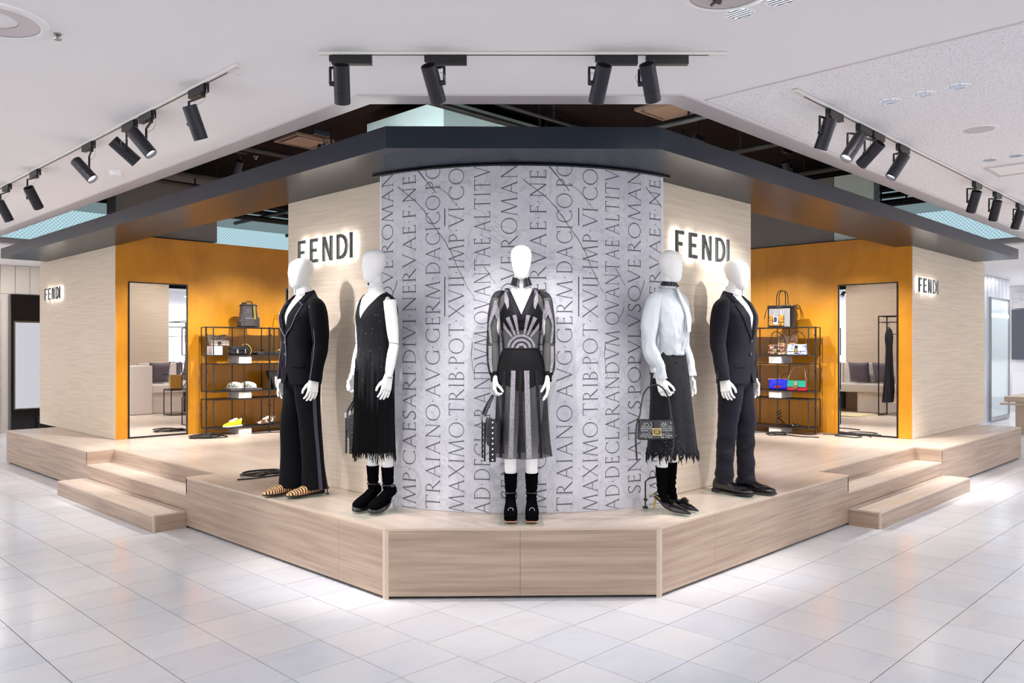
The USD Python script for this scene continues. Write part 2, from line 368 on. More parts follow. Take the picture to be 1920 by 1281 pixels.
dk.add('bulkhead', box((5.1, 5.94, 3.5), (7.6, 7.2, 4.0)), 'bulkhead_teal_cast')
dk.add('bulkhead', box((3.74, 10.64, 3.04), (5.06, 10.95, ZB - .3)), 'bulkhead_grey')
dk.add('bulkhead', box((10.80, 4.55, 3.04), (11.1, 8.6, ZB - .3)), 'bulkhead_grey')
dk.add('bulkhead', box((10.80, 4.02, 3.04), (11.0, 4.54, ZB - .3)), 'bulkhead_teal_cast')
# patterned screens above the amber walls; their own glow stands in for daylight
MATS['lattice'] = usdkit.material(stage, '/World/Looks/lattice', {
    'g': ('geometry', {}), 's': ('separate_xyz', {}), 'sum': ('math', {'math_type': 'add'}), 'u': ('math', {'math_type': 'add'}), 'v': ('math', {'math_type': 'subtract'}),
    'us': ('math', {'math_type': 'multiply', 'value2': 17.0}), 'vs': ('math', {'math_type': 'multiply', 'value2': 17.0}),
    'fu': ('math', {'math_type': 'pingpong', 'value2': .5}), 'fv': ('math', {'math_type': 'pingpong', 'value2': .5}), 'mx': ('math', {'math_type': 'minimum'}),
    'r': ('rgb_ramp', {'ramp': [(0, srgb(120, 172, 190)), (.10, srgb(126, 178, 194)), (.14, srgb(196, 218, 224)), (.36, srgb(206, 224, 228)), (.40, srgb(146, 188, 202)), (1, srgb(146, 188, 202))]}),
    'e': ('emission', {'strength': .8})},
    [('g.position', 's.vector'), ('s.x', 'sum.value1'), ('s.y', 'sum.value2'), ('sum.value', 'u.value1'), ('s.z', 'u.value2'), ('sum.value', 'v.value1'), ('s.z', 'v.value2'),
     ('u.value', 'us.value1'), ('v.value', 'vs.value1'), ('us.value', 'fu.value1'), ('vs.value', 'fv.value1'), ('fu.value', 'mx.value1'), ('fv.value', 'mx.value2'), ('mx.value', 'r.fac'), ('r.color', 'e.color')], surface='e.emission')
emat('teal_daylight_glow', srgb(166, 192, 198), .34)  # plain panels: emission stands in for the daylight on them
for nm, a, b, lab in (('lattice_screen', (3.05, 14.0, 3.2), (13.6, 14.06, 3.78), 'teal lattice screen above the left amber wall, daylight put in as glow'), ('lattice_screen', (14.0, 3.05, 3.2), (14.06, 13.6, 3.78), 'teal lattice screen above the right amber wall, daylight put in as glow')):
    t = Thing(nm, lab, 'screen', loc=(*(np.add(a, b) / 2)[:2], a[2]), group='teal lattice screens with daylight put in as glow', kind='structure')
    t.add('lattice_panel', box(a, b), 'lattice', world=True)
    up = (a[0], a[1], 3.79), (b[0], b[1], ZB)
    t.add('plain_panel', box(*up), 'teal_daylight_glow', world=True)
# pipes and lighting bars hung in the void
def bar(name, label, p, q, z, r, hang, sides=10):
    t = Thing(name, label, 'pipe', loc=(*p, z), group=None)
    t.add('pipe', cyl((*p, z), (*q, z), r, sides), 'black_pipe', smooth=40, world=True)
    L = np.subtract(q, p)
    for k in hang:
        c = np.add(p, L * k); t.add('hanger', cyl((*c, z), (*c, ZB), .012, 8), 'black_pipe', world=True)
    return t
xs = [(3.3, 'nearest the canopy'), (7.9, 'over the middle of the shop'), (9.6, 'over the back of the shop')]
bl = 'black pipe hung under the dark ceiling of the shop'
ORD = ('first', 'second', 'third', 'fourth', 'fifth', 'sixth', 'seventh', 'eighth', 'ninth')
for k_, (y, z, r) in enumerate(((5.55, 3.95, .02), (5.75, 3.86, .03), (8.35, 3.8, .03), (9.3, 3.62, .035), (9.9, 3.62, .025), (11.6, 3.6, .04), (12.1, 3.9, .02), (12.6, 3.75, .03), (13.0, 3.95, .04))):
    bar('ceiling_pipe', f'black pipe under the dark ceiling parallel to the right wing, {ORD[k_]} from the corner', (3.2, y), (13.4, y), z, r, (.12, .3, .5, .72))
for k_, (x, z, r) in enumerate(((4.1, 3.9, .025), (6.7, 3.78, .03), (7.7, 3.66, .03), (9.2, 3.66, .035), (11.6, 3.6, .04), (12.1, 3.9, .02), (12.6, 3.74, .03), (13.0, 3.95, .04))):
    bar('ceiling_pipe', f'black pipe under the dark ceiling parallel to the left wing, {ORD[k_]} from the corner', (x, 3.2), (x, 13.4), z, r, (.1, .28, .5, .75))
emat('unseen_lamp_glow', (.95, 1.0, 1.0), 190.0)
# unseen lamps behind the canopy, placed to light the bulkhead and the dark ceiling
for lab, a, b in (('unseen lamp on the left part of the corner block, placed to light the bulkhead', (4.2, 5.6, 2.951), (4.28, 6.4, 2.99)), ('unseen lamp on the right part of the corner block, placed to light the dark ceiling', (5.6, 4.2, 2.951), (6.4, 4.28, 2.99))):
    t = Thing('unseen_void_lamp', lab, 'lamp', loc=(*(np.add(a, b) / 2)[:2], a[2])); t.add('body', box(a, b), 'track_white', world=True); t.add('tube', box((a[0] + .02, a[1] + .02, b[2] + .0005), (b[0] - .02, b[1] - .02, b[2] + .012)), 'unseen_lamp_glow', world=True)
# ceiling cassettes and small sprinklers of the dark ceiling
mat('vent_brown', srgb(150, 126, 112), .6); mat('vent_dark', srgb(30, 27, 28), .6)
def cassette(x, y, label):
    t = Thing('ceiling_vent', label, 'vent', loc=(x, y, ZB), group=None)
    w = .27
    t.add('frame', extrude(sg.box(-w, -w, w, w).difference(sg.box(-w + .03, -w + .03, w - .03, w - .03)), .03, -.03), 'vent_brown')
    t.add('slot', extrude(sg.box(-w + .03, -w + .03, w - .03, w - .03), .008, -.01), 'vent_dark')
    t.add('grille', extrude(sg.box(-w + .075, -w + .075, w - .075, w - .075), .02, -.034), 'vent_brown')
cassette(5.384, 8.94, 'brown square ceiling vent in the dark ceiling above the left canopy'); cassette(7.46, 4.94, 'brown square ceiling vent in the dark ceiling above the right canopy')
def dot_sprinkler(x, y, z, label, m='steel', gr=None):
    t = Thing('sprinkler', label, 'sprinkler', loc=(x, y, z), group=gr)
    t.add('rosette', lathe([(.001, -.004), (.034, -.003), (.036, 0), (.001, 0)], 24), 'ceiling_white' if gr is None else m, smooth=40)
    t.add('head', lathe([(.001, -.034), (.017, -.034), (.019, -.028), (.008, -.026), (.008, -.016), (.017, -.012), (.017, -.003), (.001, -.003)], 16), m, smooth=40)
dot_sprinkler(1.27, 4.389, CEIL, 'small grey fire sprinkler in the white ceiling at upper left')
for x, y, w_ in ((4.6, 8.5, 'nearer'), (5.4, 10.2, 'further')): dot_sprinkler(x, y, ZB, f'{w_} tiny sprinkler in the dark ceiling above the left canopy', 'steel', 'sprinklers of the dark ceiling')
sd = Thing('smoke_detector', 'white round smoke detector beside the left ceiling edge', 'smoke detector', loc=(2.62, 7.45, CEIL))
sd.add('base', lathe([(.001, -.012), (.055, -.012), (.058, 0), (.001, 0)], 28), 'ceiling_white', smooth=40); sd.add('cover', lathe([(.001, -.045), (.04, -.045), (.05, -.035), (.05, -.012), (.001, -.012)], 28), 'ceiling_white', smooth=40)

# recessed downlights: those in view, then unseen lamps over the rest of the store's ceiling
mat('reflector', srgb(205, 210, 225), .12, metallic=1.0); mat('louver', srgb(120, 124, 135), .3, metallic=.8)
emat('downlight_lamp', (.82, .88, 1.0), 1.3)
def downlight(x, y, label, lit=True, r=.058, group='recessed downlights in the white ceiling', detail=True):
    t = Thing('downlight', label, 'downlight', loc=(x, y, CEIL), group=group)
    t.add('rim', lathe([(r, -.002), (r + .008, -.004), (r + .012, 0), (r, 0)], 28), 'ceiling_white', smooth=40)
    t.add('reflector', lathe([(r * .95, -.0012), (r, -.002), (r, -.0002), (r * .95, -.0002)], 28), 'reflector', smooth=60)
    t.add('bowl', lathe([(.001, -.0006), (r * .96, -.0006), (r * .96, -.0001), (.001, -.0001)], 28), 'downlight_lamp')
    if detail:
        for k in range(-2, 3):
            w = math.sqrt(max(r * r * .85 - (k * r * .36) ** 2, 0))
            t.add('louver', box((k * r * .36 - .004, -w, -.0032), (k * r * .36 + .004, w, -.0008)), 'louver')
    if lit:
        L = UsdLux.DiskLight.Define(stage, t.path + '/lamp'); L.CreateRadiusAttr(r * .9); L.CreateIntensityAttr(DOWN); L.CreateColorAttr(Gf.Vec3f(.98, .98, 1.0))
        L.AddTranslateOp().Set(Gf.Vec3d(0, 0, -.008))
vis = [(3.411, 1.877, 'first of two downlights at the top right of the white ceiling'), (3.407, 1.676, 'downlight cut by the top edge beside the big round recess'), (5.29, 1.875, 'nearest to the track of three downlights in the speckled ceiling'), (5.281, 1.672, 'middle one of three downlights in the speckled ceiling'), (5.272, 1.48, 'furthest right of three downlights in the speckled ceiling'), (7.524, 1.871, 'left one of two small far downlights by the hatch'), (7.508, 1.676, 'right one of two small far downlights by the hatch')]
for x, y, l in vis: downlight(x, y, l)
for x in np.arange(-5, 25, 3.1):
    for y in np.arange(-6, 23, 3.1):
        if sg.Point(x, y).distance(hole) > .5 and min(math.hypot(x - a[0], y - a[1]) for a in vis) > .8:
            v = pix((x, y, CEIL))[0]; inview = np.dot((x, y, 0), FW) > .5 and -20 < v[0] < 1940 and -20 < v[1] < 640
            if inview and max(x, y) < 15: continue
            L = UsdLux.DiskLight.Define(stage, numbered('/World', 'unseen_downlight')); L.CreateRadiusAttr(.06); L.CreateIntensityAttr(DOWN * 4.0); L.CreateColorAttr(Gf.Vec3f(.98, .98, 1.0))
            L.AddTranslateOp().Set(Gf.Vec3d(float(x), float(y), CEIL - .01))
for x, y in ((19.6, 3.7), (21.5, 2.4), (17.0, 2.6), (21.0, 4.3), (3.6, 16.2), (1.2, 16.4), (5.6, 15.6)):  # unseen lamps, placed to brighten the far walls on both sides
    L = UsdLux.DiskLight.Define(stage, numbered('/World', 'unseen_downlight')); L.CreateRadiusAttr(.06); L.CreateIntensityAttr(DOWN * 7); L.CreateColorAttr(Gf.Vec3f(1, .985, .97)); L.AddTranslateOp().Set(Gf.Vec3d(x, y, CEIL - .01))
# big round recesses, speaker, hatch
def recess(x, y, r, label):
    t = Thing('round_recess', label, 'ceiling light', loc=(x, y, CEIL))
    t.add('ring', lathe([(r * .84, -.012), (r * .9, -.018), (r, -.012), (r * 1.02, 0), (r * .84, 0)], 64), 'ceiling_white', smooth=40)
    t.add('cone', lathe([(r * .45, -.0025), (r * .84, -.0105), (r * .84, 0), (r * .45, 0)], 64), 'trim_silver', smooth=40)
    t.add('diffuser', lathe([(.001, -.008), (r * .4, -.006), (r * .45, 0), (.001, 0)], 48), 'ceiling_white', smooth=40)
    t.add('bracket', cat([tube([(-r * .2, 0, -.01), (0, r * .3, -.03), (r * .2, r * .5, -.02)], .008, 6), rbox((-.02, r * .2, -.035), (.03, r * .3, -.01))]), 'black_metal')
recess(1.0, 4.42, .235, 'large white round recessed fitting cut by the left edge'); recess(3.16, 1.80, .19, 'large round recess cut by the top edge of the picture')
sp = Thing('ceiling_speaker', 'flat round white loudspeaker in the speckled ceiling', 'speaker', loc=(6.407, 1.66, CEIL))
sp.add('rim', lathe([(.10, -.006), (.122, -.005), (.126, 0), (.10, 0)], 40), 'ceiling_white', smooth=40); mat('grille_grey', srgb(200, 198, 203), .6)
sp.add('grille', lathe([(.001, -.007), (.10, -.006), (.10, 0), (.001, 0)], 40), 'grille_grey', smooth=40)
ht = Thing('ceiling_hatch', 'square white access hatch in the speckled ceiling', 'hatch', loc=(8.05, 1.75, CEIL))
ht.add('frame', extrude(sg.box(-.24, -.24, .24, .24).difference(sg.box(-.215, -.215, .215, .215)), .012, -.010), 'grille_grey'); ht.add('lid', box((-.212, -.212, -.004), (.212, .212, .001)), 'ceiling_white')

# tracks and spotlights
def track(p, q, label, wid=.016):
    p, q = np.array(p, float), np.array(q, float); d = (q - p) / np.linalg.norm(q - p); n = np.array([-d[1], d[0]])
    t = Thing('lighting_track', label, 'track', loc=(*((p + q) / 2), CEIL))
    poly = sg.LineString([p, q]).buffer(wid, cap_style=2)
    t.add('channel', extrude(poly, .015, CEIL - .017), 'track_white', world=True)
    t.add('slot', extrude(sg.LineString([p + d * .12, q - d * .08]).buffer(.004, cap_style=2), .002, CEIL - .0185), 'black_metal', world=True)
    for e_ in (p, q): t.add('end_cap', extrude(sg.LineString([e_ - d * .012, e_ + d * .012]).buffer(wid + .001, cap_style=2), .0165, CEIL - .0185), 'track_white', world=True)
track((2.318, 3.68), (3.80, 2.18), 'short white lighting track over the centre of the corner', .010); track((2.10, 4.17), (2.10, 9.6), 'long white lighting track along the left wing'); track((4.65, 2.19), (10.9, 2.19), 'long white lighting track along the right wing')
for nm in ('spot',): pass
HL, HRAD = .20, .042
def spotlight(adapter, axis, centre, d_img, lens, label, group, swivel):
    """adapter: point on the track; centre: middle of the lamp tube; d_img: the tube's direction in the picture, which fixes how it leans"""
    c = np.array(centre, float); rel = c - np.array([0, 0, EYE]); d, x, z = rel @ FW, rel @ RT, rel[2]
    s = FOC / d * HL * (1.0 if lens else .91 if group == 'c' else .86); a, b, cc, e2 = d_img[0] / s, x / d, -d_img[1] / s, z / d
    A, B, C = b * b + e2 * e2 + 1, 2 * (a * b + cc * e2), a * a + cc * cc - 1; disc = B * B - 4 * A * C
    roots = [(-B + sg_ * math.sqrt(max(disc, 0))) / (2 * A) for sg_ in (1, -1)]
    best = None
    for uf in roots:
        u = RT * (a + b * uf) + FW * uf + np.array([0, 0, cc + e2 * uf]); u /= np.linalg.norm(u)
        toward = -(u @ rel)
        if best is None or (toward > best[0]) == lens: best = (toward, u)
    u = best[1]
    ap = np.array([*adapter, CEIL - .019]); ax = np.array([*axis, 0.0])
    t = Thing('track_spotlight', label, 'spotlight', loc=tuple(ap))
    n = np.array([-ax[1], ax[0], 0])
    corners = [ap + ax * i + n * j + np.array([0, 0, k]) for i in (-.104, .104) for j in (-.017, .017) for k in (-.046, 0)]
    t.add('adapter', m3.Manifold.hull_points(np.array(corners)), 'black_metal', world=True)
    t.add('adapter_clip', m3.Manifold.hull_points(np.array([ap + ax * i + n * j + np.array([0, 0, k]) for i in (-.118, -.106) for j in (-.010, .010) for k in (-.03, 0)])), 'black_metal', world=True)
    side = np.cross(u, ax); side = np.cross([0, 0, 1], u); side /= np.linalg.norm(side) + 1e-9
    if side @ (RT * swivel[1]) < 0: side = -side
    sw = ap + ax * swivel[0] + np.array([0, 0, -.046])
    t.add('swivel', cyl(sw, sw - np.array([0, 0, .022]), .014, 14), 'black_metal', smooth=40, world=True)
    arm0 = sw - np.array([0, 0, .018]); out = c + side * (HRAD + .018)
    top = np.array([out[0], out[1], arm0[2]]); low = out
    t.add('arm', tube(np.array([arm0, arm0 * .3 + top * .7, top, top * .6 + low * .4, low]), .0075, 8), 'black_metal', smooth=40, world=True)
    t.add('knuckle', cyl(c + side * (HRAD - .004), c + side * (HRAD + .022), .013, 12), 'black_metal', smooth=40, world=True)
    A0 = np.cross(u, [0, 0, 1]); A0 /= np.linalg.norm(A0); B0 = np.cross(u, A0)
    prof = [(.034, -.070), (.034, -.0995), (HRAD - .002, -.10), (HRAD, -.098), (HRAD, .038), (HRAD - .0012, .039), (HRAD - .0012, .041), (HRAD, .042), (HRAD, .098), (HRAD - .001, .10), (HRAD - .004, .10), (HRAD - .007, .072), (.001, .070)]
    head = lathe([(r_, z_) for r_, z_ in prof], 32)
    M = np.eye(4); M[:3, 0], M[:3, 1], M[:3, 2], M[:3, 3] = A0, np.cross(u, A0), u, c
    head.apply_transform(M); h = t.add('lamp_head', head, 'spot_black', smooth=35, world=True)
    t.add('rear_cap', cyl(c - u * .072, c - u * .068, .035, 24), 'black_metal', world=True, parent=h)
    t.add('lens', cyl(c + u * .074, c + u * .079, .0345, 24), 'lamp', world=True, parent=h)
    wire = spline([ap + ax * -.112 + np.array([0, 0, -.03]), ap + ax * -.10 - n * .0 + np.array([0, 0, -.09]) + side * .02, c - u * .05 + side * (HRAD + .022), c + side * (HRAD + .02)], 14)
    t.add('safety_wire', tube(wire, .0012, 5), 'steel', world=True)
    L = UsdLux.SphereLight.Define(stage, t.path + '/lamp_light'); L.CreateRadiusAttr(.03); L.CreateIntensityAttr(SPOT * (.68 if group == 'c' else 1.5 if any(q in label for q in ('fifth', 'sixth', 'furthest', 'cut by')) else 1.0)); L.CreateColorAttr(Gf.Vec3f(1.0, .985, .98))
    sh = UsdLux.ShapingAPI.Apply(L.GetPrim()); sh.CreateShapingConeAngleAttr(SPOT_CONE); sh.CreateShapingConeSoftnessAttr(.8)
    p0 = c + u * .115 - t.loc; z_ = -u; x_ = A0; y_ = np.cross(z_, x_)
    L.AddTransformOp().Set(Gf.Matrix4d(*x_, 0, *y_, 0, *z_, 0, *p0, 1))
SPOT_CONE = 23.5
def on_plane(px, py, p0, n):
    r = FW + (px - CX) / FOC * RT + np.array([0, 0, (HY - py) / FOC]); o = np.array([0, 0, EYE]); return o + r * (((p0 - o) @ n) / (r @ n))
fa = np.array([.7025, -.7117]); fn3 = np.array([.7117, .7025, 0])
for px, cx_, cy_, dx, dy, lab, sw in ((660, 641, 158, 2, 66, 'leftmost spotlight on the short centre track, hanging straight', -1), (838, 813, 157, 17, 62, 'second spotlight on the short centre track, leaning right', 1), (1158, 1125, 157, -14, 63, 'third spotlight on the short centre track, leaning left', -1), (1253, 1219, 155, 11, 63, 'rightmost spotlight on the short centre track', -1)):
    a_ = on_plane(px, 98, np.array([2.338, 3.673, 0]), fn3); c_ = on_plane(cx_, cy_, np.array([2.338, 3.673, 0]), fn3)
    spotlight((a_[0], a_[1]), fa, c_, (dx, dy), False, lab, 'c', (-.085, sw))
for px, py, cx_, cy_, dx, dy, lens, lab in ((372, 180, 366, 230, 20, 57, False, 'nearest spotlight on the left wing track, pointing down'), (276, 222, 266, 268, 36, 43, True, 'second nearest spotlight on the left wing track with a bright lens'), (243, 240, 234, 284, 40, 36, False, 'third spotlight on the left wing track, tilted across'), (166, 284, 158, 319, 32, 35, True, 'fourth spotlight on the left wing track with a bright lens'), (66, 337, 63, 371, 17, 33, False, 'fifth spotlight on the left wing track'), (13, 365, 8, 396, 17, 32, False, 'spotlight on the left wing track cut by the picture edge')):
    a_ = on_plane(px, py, np.array([2.10, 0, 0]), np.array([1.0, 0, 0])); c_ = on_plane(cx_, cy_, np.array([2.10, 0, 0]), np.array([1.0, 0, 0]))
    spotlight((a_[0], a_[1]), (0, 1), c_, (dx, dy), lens, lab, None, (-.06, 1 if dx > 30 else -1))
for px, py, cx_, cy_, dx, dy, lens, lab in ((1565, 215, 1548, 251, -18, 53, False, 'nearest spotlight on the right wing track'), (1620, 243, 1600, 276, -28, 43, True, 'second spotlight on the right wing track with a bright lens'), (1645, 257, 1632, 289, -32, 35, False, 'third spotlight on the right wing track, tilted left'), (1693, 282, 1683, 312, -27, 42, True, 'fourth spotlight on the right wing track with a bright lens'), (1832, 352, 1826, 378, -10, 33, False, 'fifth spotlight on the right wing track'), (1870, 370, 1866, 395, -8, 32, False, 'sixth spotlight on the right wing track'), (1912, 388, 1908, 412, -10, 30, False, 'furthest spotlight on the right wing track, at the picture edge')):
    a_ = on_plane(px, py, np.array([0, 2.19, 0]), np.array([0, 1.0, 0])); c_ = on_plane(cx_, cy_, np.array([0, 2.19, 0]), np.array([0, 1.0, 0]))
    spotlight((a_[0], a_[1]), (1, 0), c_, (dx, dy), lens, lab, None, (-.06, -1))
# ------------------------------------------------------------------ curved screen printed with a carved Roman inscription
DC, DR = np.array([5.2012, 5.0429]), 1.647
def on_drum(uv, h):
    a = uv[:, 0] / DR; r = DR + h
    xy = DC + np.outer(np.sin(a) * r, RT[:2]) - np.outer(np.cos(a) * r, FW[:2]); return np.c_[xy, uv[:, 1]]
A0_, A1_ = -.669, .704
Z0, Z1 = P + .0015, 2.862
MATS['marble_print'] = usdkit.material(stage, '/World/Looks/marble_print', {
    'g': ('geometry', {}), 'm': ('mapping', {'rotation': (.5, .6, .4)}), 'n': ('noise_texture', {'scale': 2.2, 'detail': 5, 'roughness': .66, 'distortion': .5}), 'v': ('noise_texture', {'scale': 1.7, 'detail': 4, 'roughness': .6, 'distortion': 1.8}),
    'r': ('rgb_ramp', {'ramp': [(0, srgb(170, 169, 179)), (.36, srgb(184, 183, 192)), (.55, srgb(198, 197, 204)), (1, srgb(206, 204, 210))]}),
    'k': ('rgb_ramp', {'ramp': [(0, (0, 0, 0)), (.478, (0, 0, 0)), (.497, (.4, .4, .4)), (.515, (0, 0, 0)), (1, (0, 0, 0))]}),
    'n3': ('noise_texture', {'scale': 30, 'detail': 3, 'roughness': .75}), 'k3': ('rgb_ramp', {'ramp': [(0, (0, 0, 0)), (.57, (0, 0, 0)), (.74, (.55, .55, .55)), (1, (.65, .65, .65))]}),
    'add': ('mix', {'mix_type': 'lighten', 'fac': 1.0}), 'f': ('rgb_to_bw', {}), 'x': ('mix', {'mix_type': 'mix', 'color2': srgb(146, 145, 156)}), 'p': ('principled_bsdf', {'roughness': .5})},
    [('g.position', 'm.vector'), ('m.vector', 'n.vector'), ('m.vector', 'v.vector'), ('g.position', 'n3.vector'), ('n.fac', 'r.fac'), ('v.fac', 'k.fac'), ('n3.fac', 'k3.fac'), ('k.color', 'add.color1'), ('k3.color', 'add.color2'), ('add.color', 'f.color'), ('f.val', 'x.fac'), ('r.color', 'x.color1'), ('x.color', 'p.base_color')], surface='p.BSDF')
mat('carved', srgb(92, 90, 98), .7); mat('crack', srgb(96, 95, 104), .7); mat('cloth_hem', srgb(226, 224, 228), .7)
scr = Thing('marble_screen', 'tall curved screen printed with a carved Roman inscription on pale marble', 'screen', loc=(*(DC - FW[:2] * DR), P))
aa = np.linspace(A0_, A1_, 160); arc = on_drum(np.c_[aa * DR, np.zeros(160)], 0)[:, :2]
inn = on_drum(np.c_[aa * DR, np.zeros(160)], -.022)[:, :2]
pl_ = unary_union([sg.Polygon([*arc, *inn[::-1]]), sg.box(inn[0][0] - .006, arc[0][1] - .012, WX - .001, arc[0][1]), sg.box(arc[-1][0] - .012, inn[-1][1] - .006, arc[-1][0], WY - .001)])
sm = T3(solid(pl_, Z0, Z1)); scr.add('panel', sm, 'marble_print', smooth=30, world=True)
scr.add('hem', cat([patch(sg.box(A0_ * DR, Z0, A0_ * DR + .012, Z1), on_drum, .002, .3), patch(sg.box(A1_ * DR - .012, Z0, A1_ * DR, Z1), on_drum, .002, .3)]), 'cloth_hem', world=True)
rail = on_drum(np.c_[np.linspace(A0_ - .045, A1_ + .045, 60) * DR, np.full(60, Z1 + .006)], .004)
scr.add('rail', tube(rail, .0085, 8), 'black_metal', smooth=40, world=True)
# capitals: thick and thin strokes with serifs, cap height 1
TK, TN = .036, .02
def glyph(ch):
    L = lambda *p, w=TK: sg.LineString(p).buffer(w, cap_style=2, join_style=2)
    def arcp(cx, cy, rx, ry, a0, a1, w=TK, n=28):
        t = np.radians(np.linspace(a0, a1, n)); ww = TN + (w - TN) * np.abs(np.cos(t))
        o = np.c_[cx + (rx + ww * .2) * np.cos(t), cy + (ry + TN * .2) * np.sin(t)]; i = np.c_[cx + (rx - ww * 1.7) * np.cos(t), cy + (ry - TN * 1.7) * np.sin(t)]
        return sg.Polygon(np.vstack([o, i[::-1]])).buffer(0)
    S = lambda x, y, w=.12: sg.box(x - w, y - (.022 if y > .5 else 0), x + w, y + (0 if y > .5 else .022))
    V = lambda x, y0, y1: sg.box(x - .02, y0, x + .02, y1)
    G = {
        'I': (.30, [L((.15, 0), (.15, 1)), S(.15, 0), S(.15, 1)]),
        'A': (.84, [L((.10, 0), (.42, .98), w=TN), L((.40, 1), (.76, 0)), L((.22, .36), (.62, .36), w=TN), S(.09, 0, .09), S(.76, 0, .1)]),
        'B': (.62, [L((.14, 0), (.14, 1)), arcp(.22, .77, .26, .23, -90, 90), arcp(.24, .27, .32, .27, -90, 90), L((.10, .98), (.24, .98), w=TN), L((.1, .53), (.24, .53), w=TN), L((.1, .024), (.26, .024), w=TN), S(.1, 0, .08), S(.1, 1, .08)]),
        'C': (.84, [arcp(.50, .5, .44, .5, 48, 312), V(.79, .76, .96), V(.79, .06, .22)]),
        'D': (.86, [L((.14, 0), (.14, 1)), arcp(.30, .5, .50, .5, -90, 90), L((.1, .98), (.32, .98), w=TN), L((.1, .022), (.32, .022), w=TN), S(.1, 0, .08), S(.1, 1, .08)]),
        'E': (.56, [L((.14, 0), (.14, 1)), L((.06, .978), (.46, .978), w=TN), L((.14, .52), (.42, .52), w=TN), L((.06, .022), (.50, .022), w=TN), V(.455, .86, 1), V(.50, 0, .16), V(.42, .45, .6)]),
        'F': (.52, [L((.14, 0), (.14, 1)), L((.06, .978), (.46, .978), w=TN), L((.14, .52), (.40, .52), w=TN), V(.455, .86, 1), V(.40, .45, .6), S(.14, 0)]),
        'G': (.90, [arcp(.50, .5, .44, .5, 48, 312), L((.80, .08), (.80, .42)), S(.80, .44, .1), V(.79, .78, .96)]),
        'L': (.56, [L((.14, 0), (.14, 1)), L((.06, .022), (.50, .022), w=TN), V(.50, 0, .18), S(.14, 1)]),
        'M': (1.06, [L((.06, 0), (.22, 1), w=TN), L((.22, 1), (.53, .02)), L((.53, 0), (.84, 1), w=TN), L((.84, 1), (.99, 0)), S(.07, 0, .08), S(.99, 0, .09), S(.2, 1, .05), S(.86, 1, .05)]),
        'N': (.90, [L((.14, 0), (.14, 1), w=TN), L((.14, 1), (.76, .0)), L((.76, 0), (.76, 1), w=TN), S(.14, 0), S(.12, 1, .09), S(.76, 1)]),
        'O': (.98, [arcp(.49, .5, .46, .5, 0, 180), arcp(.49, .5, .46, .5, 180, 360)]),
        'P': (.58, [L((.14, 0), (.14, 1)), arcp(.22, .74, .30, .26, -90, 90), L((.1, .98), (.24, .98), w=TN), L((.2, .49), (.26, .49), w=TN), S(.14, 0), S(.1, 1, .08)]),
        'Q': (1.0, [arcp(.49, .5, .46, .5, 0, 180), arcp(.49, .5, .46, .5, 180, 360), sg.LineString(spline([(.5, .03), (.72, -.12), (1.0, -.26), (1.32, -.32)], 16)).buffer(TN)]),
        'R': (.74, [L((.14, 0), (.14, 1)), arcp(.22, .75, .29, .25, -90, 90), L((.1, .98), (.24, .98), w=TN), L((.2, .5), (.3, .5), w=TN), L((.30, .5), (.72, 0)), S(.14, 0), S(.1, 1, .08), S(.72, 0, .06)]),
        'S': (.54, [sg.LineString(spline([(.46, .86), (.38, .965), (.24, .97), (.12, .86), (.12, .70), (.24, .56), (.38, .44), (.46, .28), (.42, .10), (.27, .02), (.12, .05), (.07, .16)], 40)).buffer(TK * .86, cap_style=2), V(.46, .80, .98), V(.07, .02, .2)]),
        'T': (.80, [L((.40, 0), (.40, 1)), L((.04, .978), (.76, .978), w=TN), V(.05, .85, 1), V(.75, .85, 1), S(.40, 0)]),
        'V': (.80, [L((.06, 1), (.41, .02)), L((.40, 0), (.74, 1), w=TN), S(.05, 1, .1), S(.75, 1, .09)]),
        'X': (.78, [L((.06, 1), (.72, 0)), L((.70, 1), (.06, 0), w=TN), S(.06, 1, .09), S(.7, 1, .08), S(.06, 0, .08), S(.72, 0, .09)]),
        '.': (.16, [sg.Polygon([(.03, .46), (.10, .46), (.065, .58)])])}
    return G[ch]
GL = {}
def g_(ch):
    if ch not in GL: w, ps = glyph(ch); GL[ch] = (w, unary_union(ps))
    return GL[ch]
CAP = .113
lines = [('SENATVS.POPVLVSQVE.ROMANVS', {0: .547, 19: 2.283}), ('IMP.CAESARI.DIVI.NERVAE.F.NERVAE', {1: .485, 17: 1.855, 26: 2.637}), ('TRAIANO.AVG.GERM.DACICO.PONTIF', {0: .461, 17: 2.113, 25: 2.79}),
         ('MAXIMO.TRIB.POT.XVII.IMP.VI.COS', {0: .45, 16: 1.81, 29: 2.74}), ('AD.DECLARANDVM.QVANTAE.ALTITVDINIS', {0: .44, 15: 1.76, 23: 2.40, 28: 2.78})]
bases = [-.971, -.766, -.570, -.390, -.204, -.015, .186, .372, .562, .736, .926, 1.128]
clip = sg.box(A0_ * DR + .004, Z0 + .003, A1_ * DR - .004, Z1 - .003)
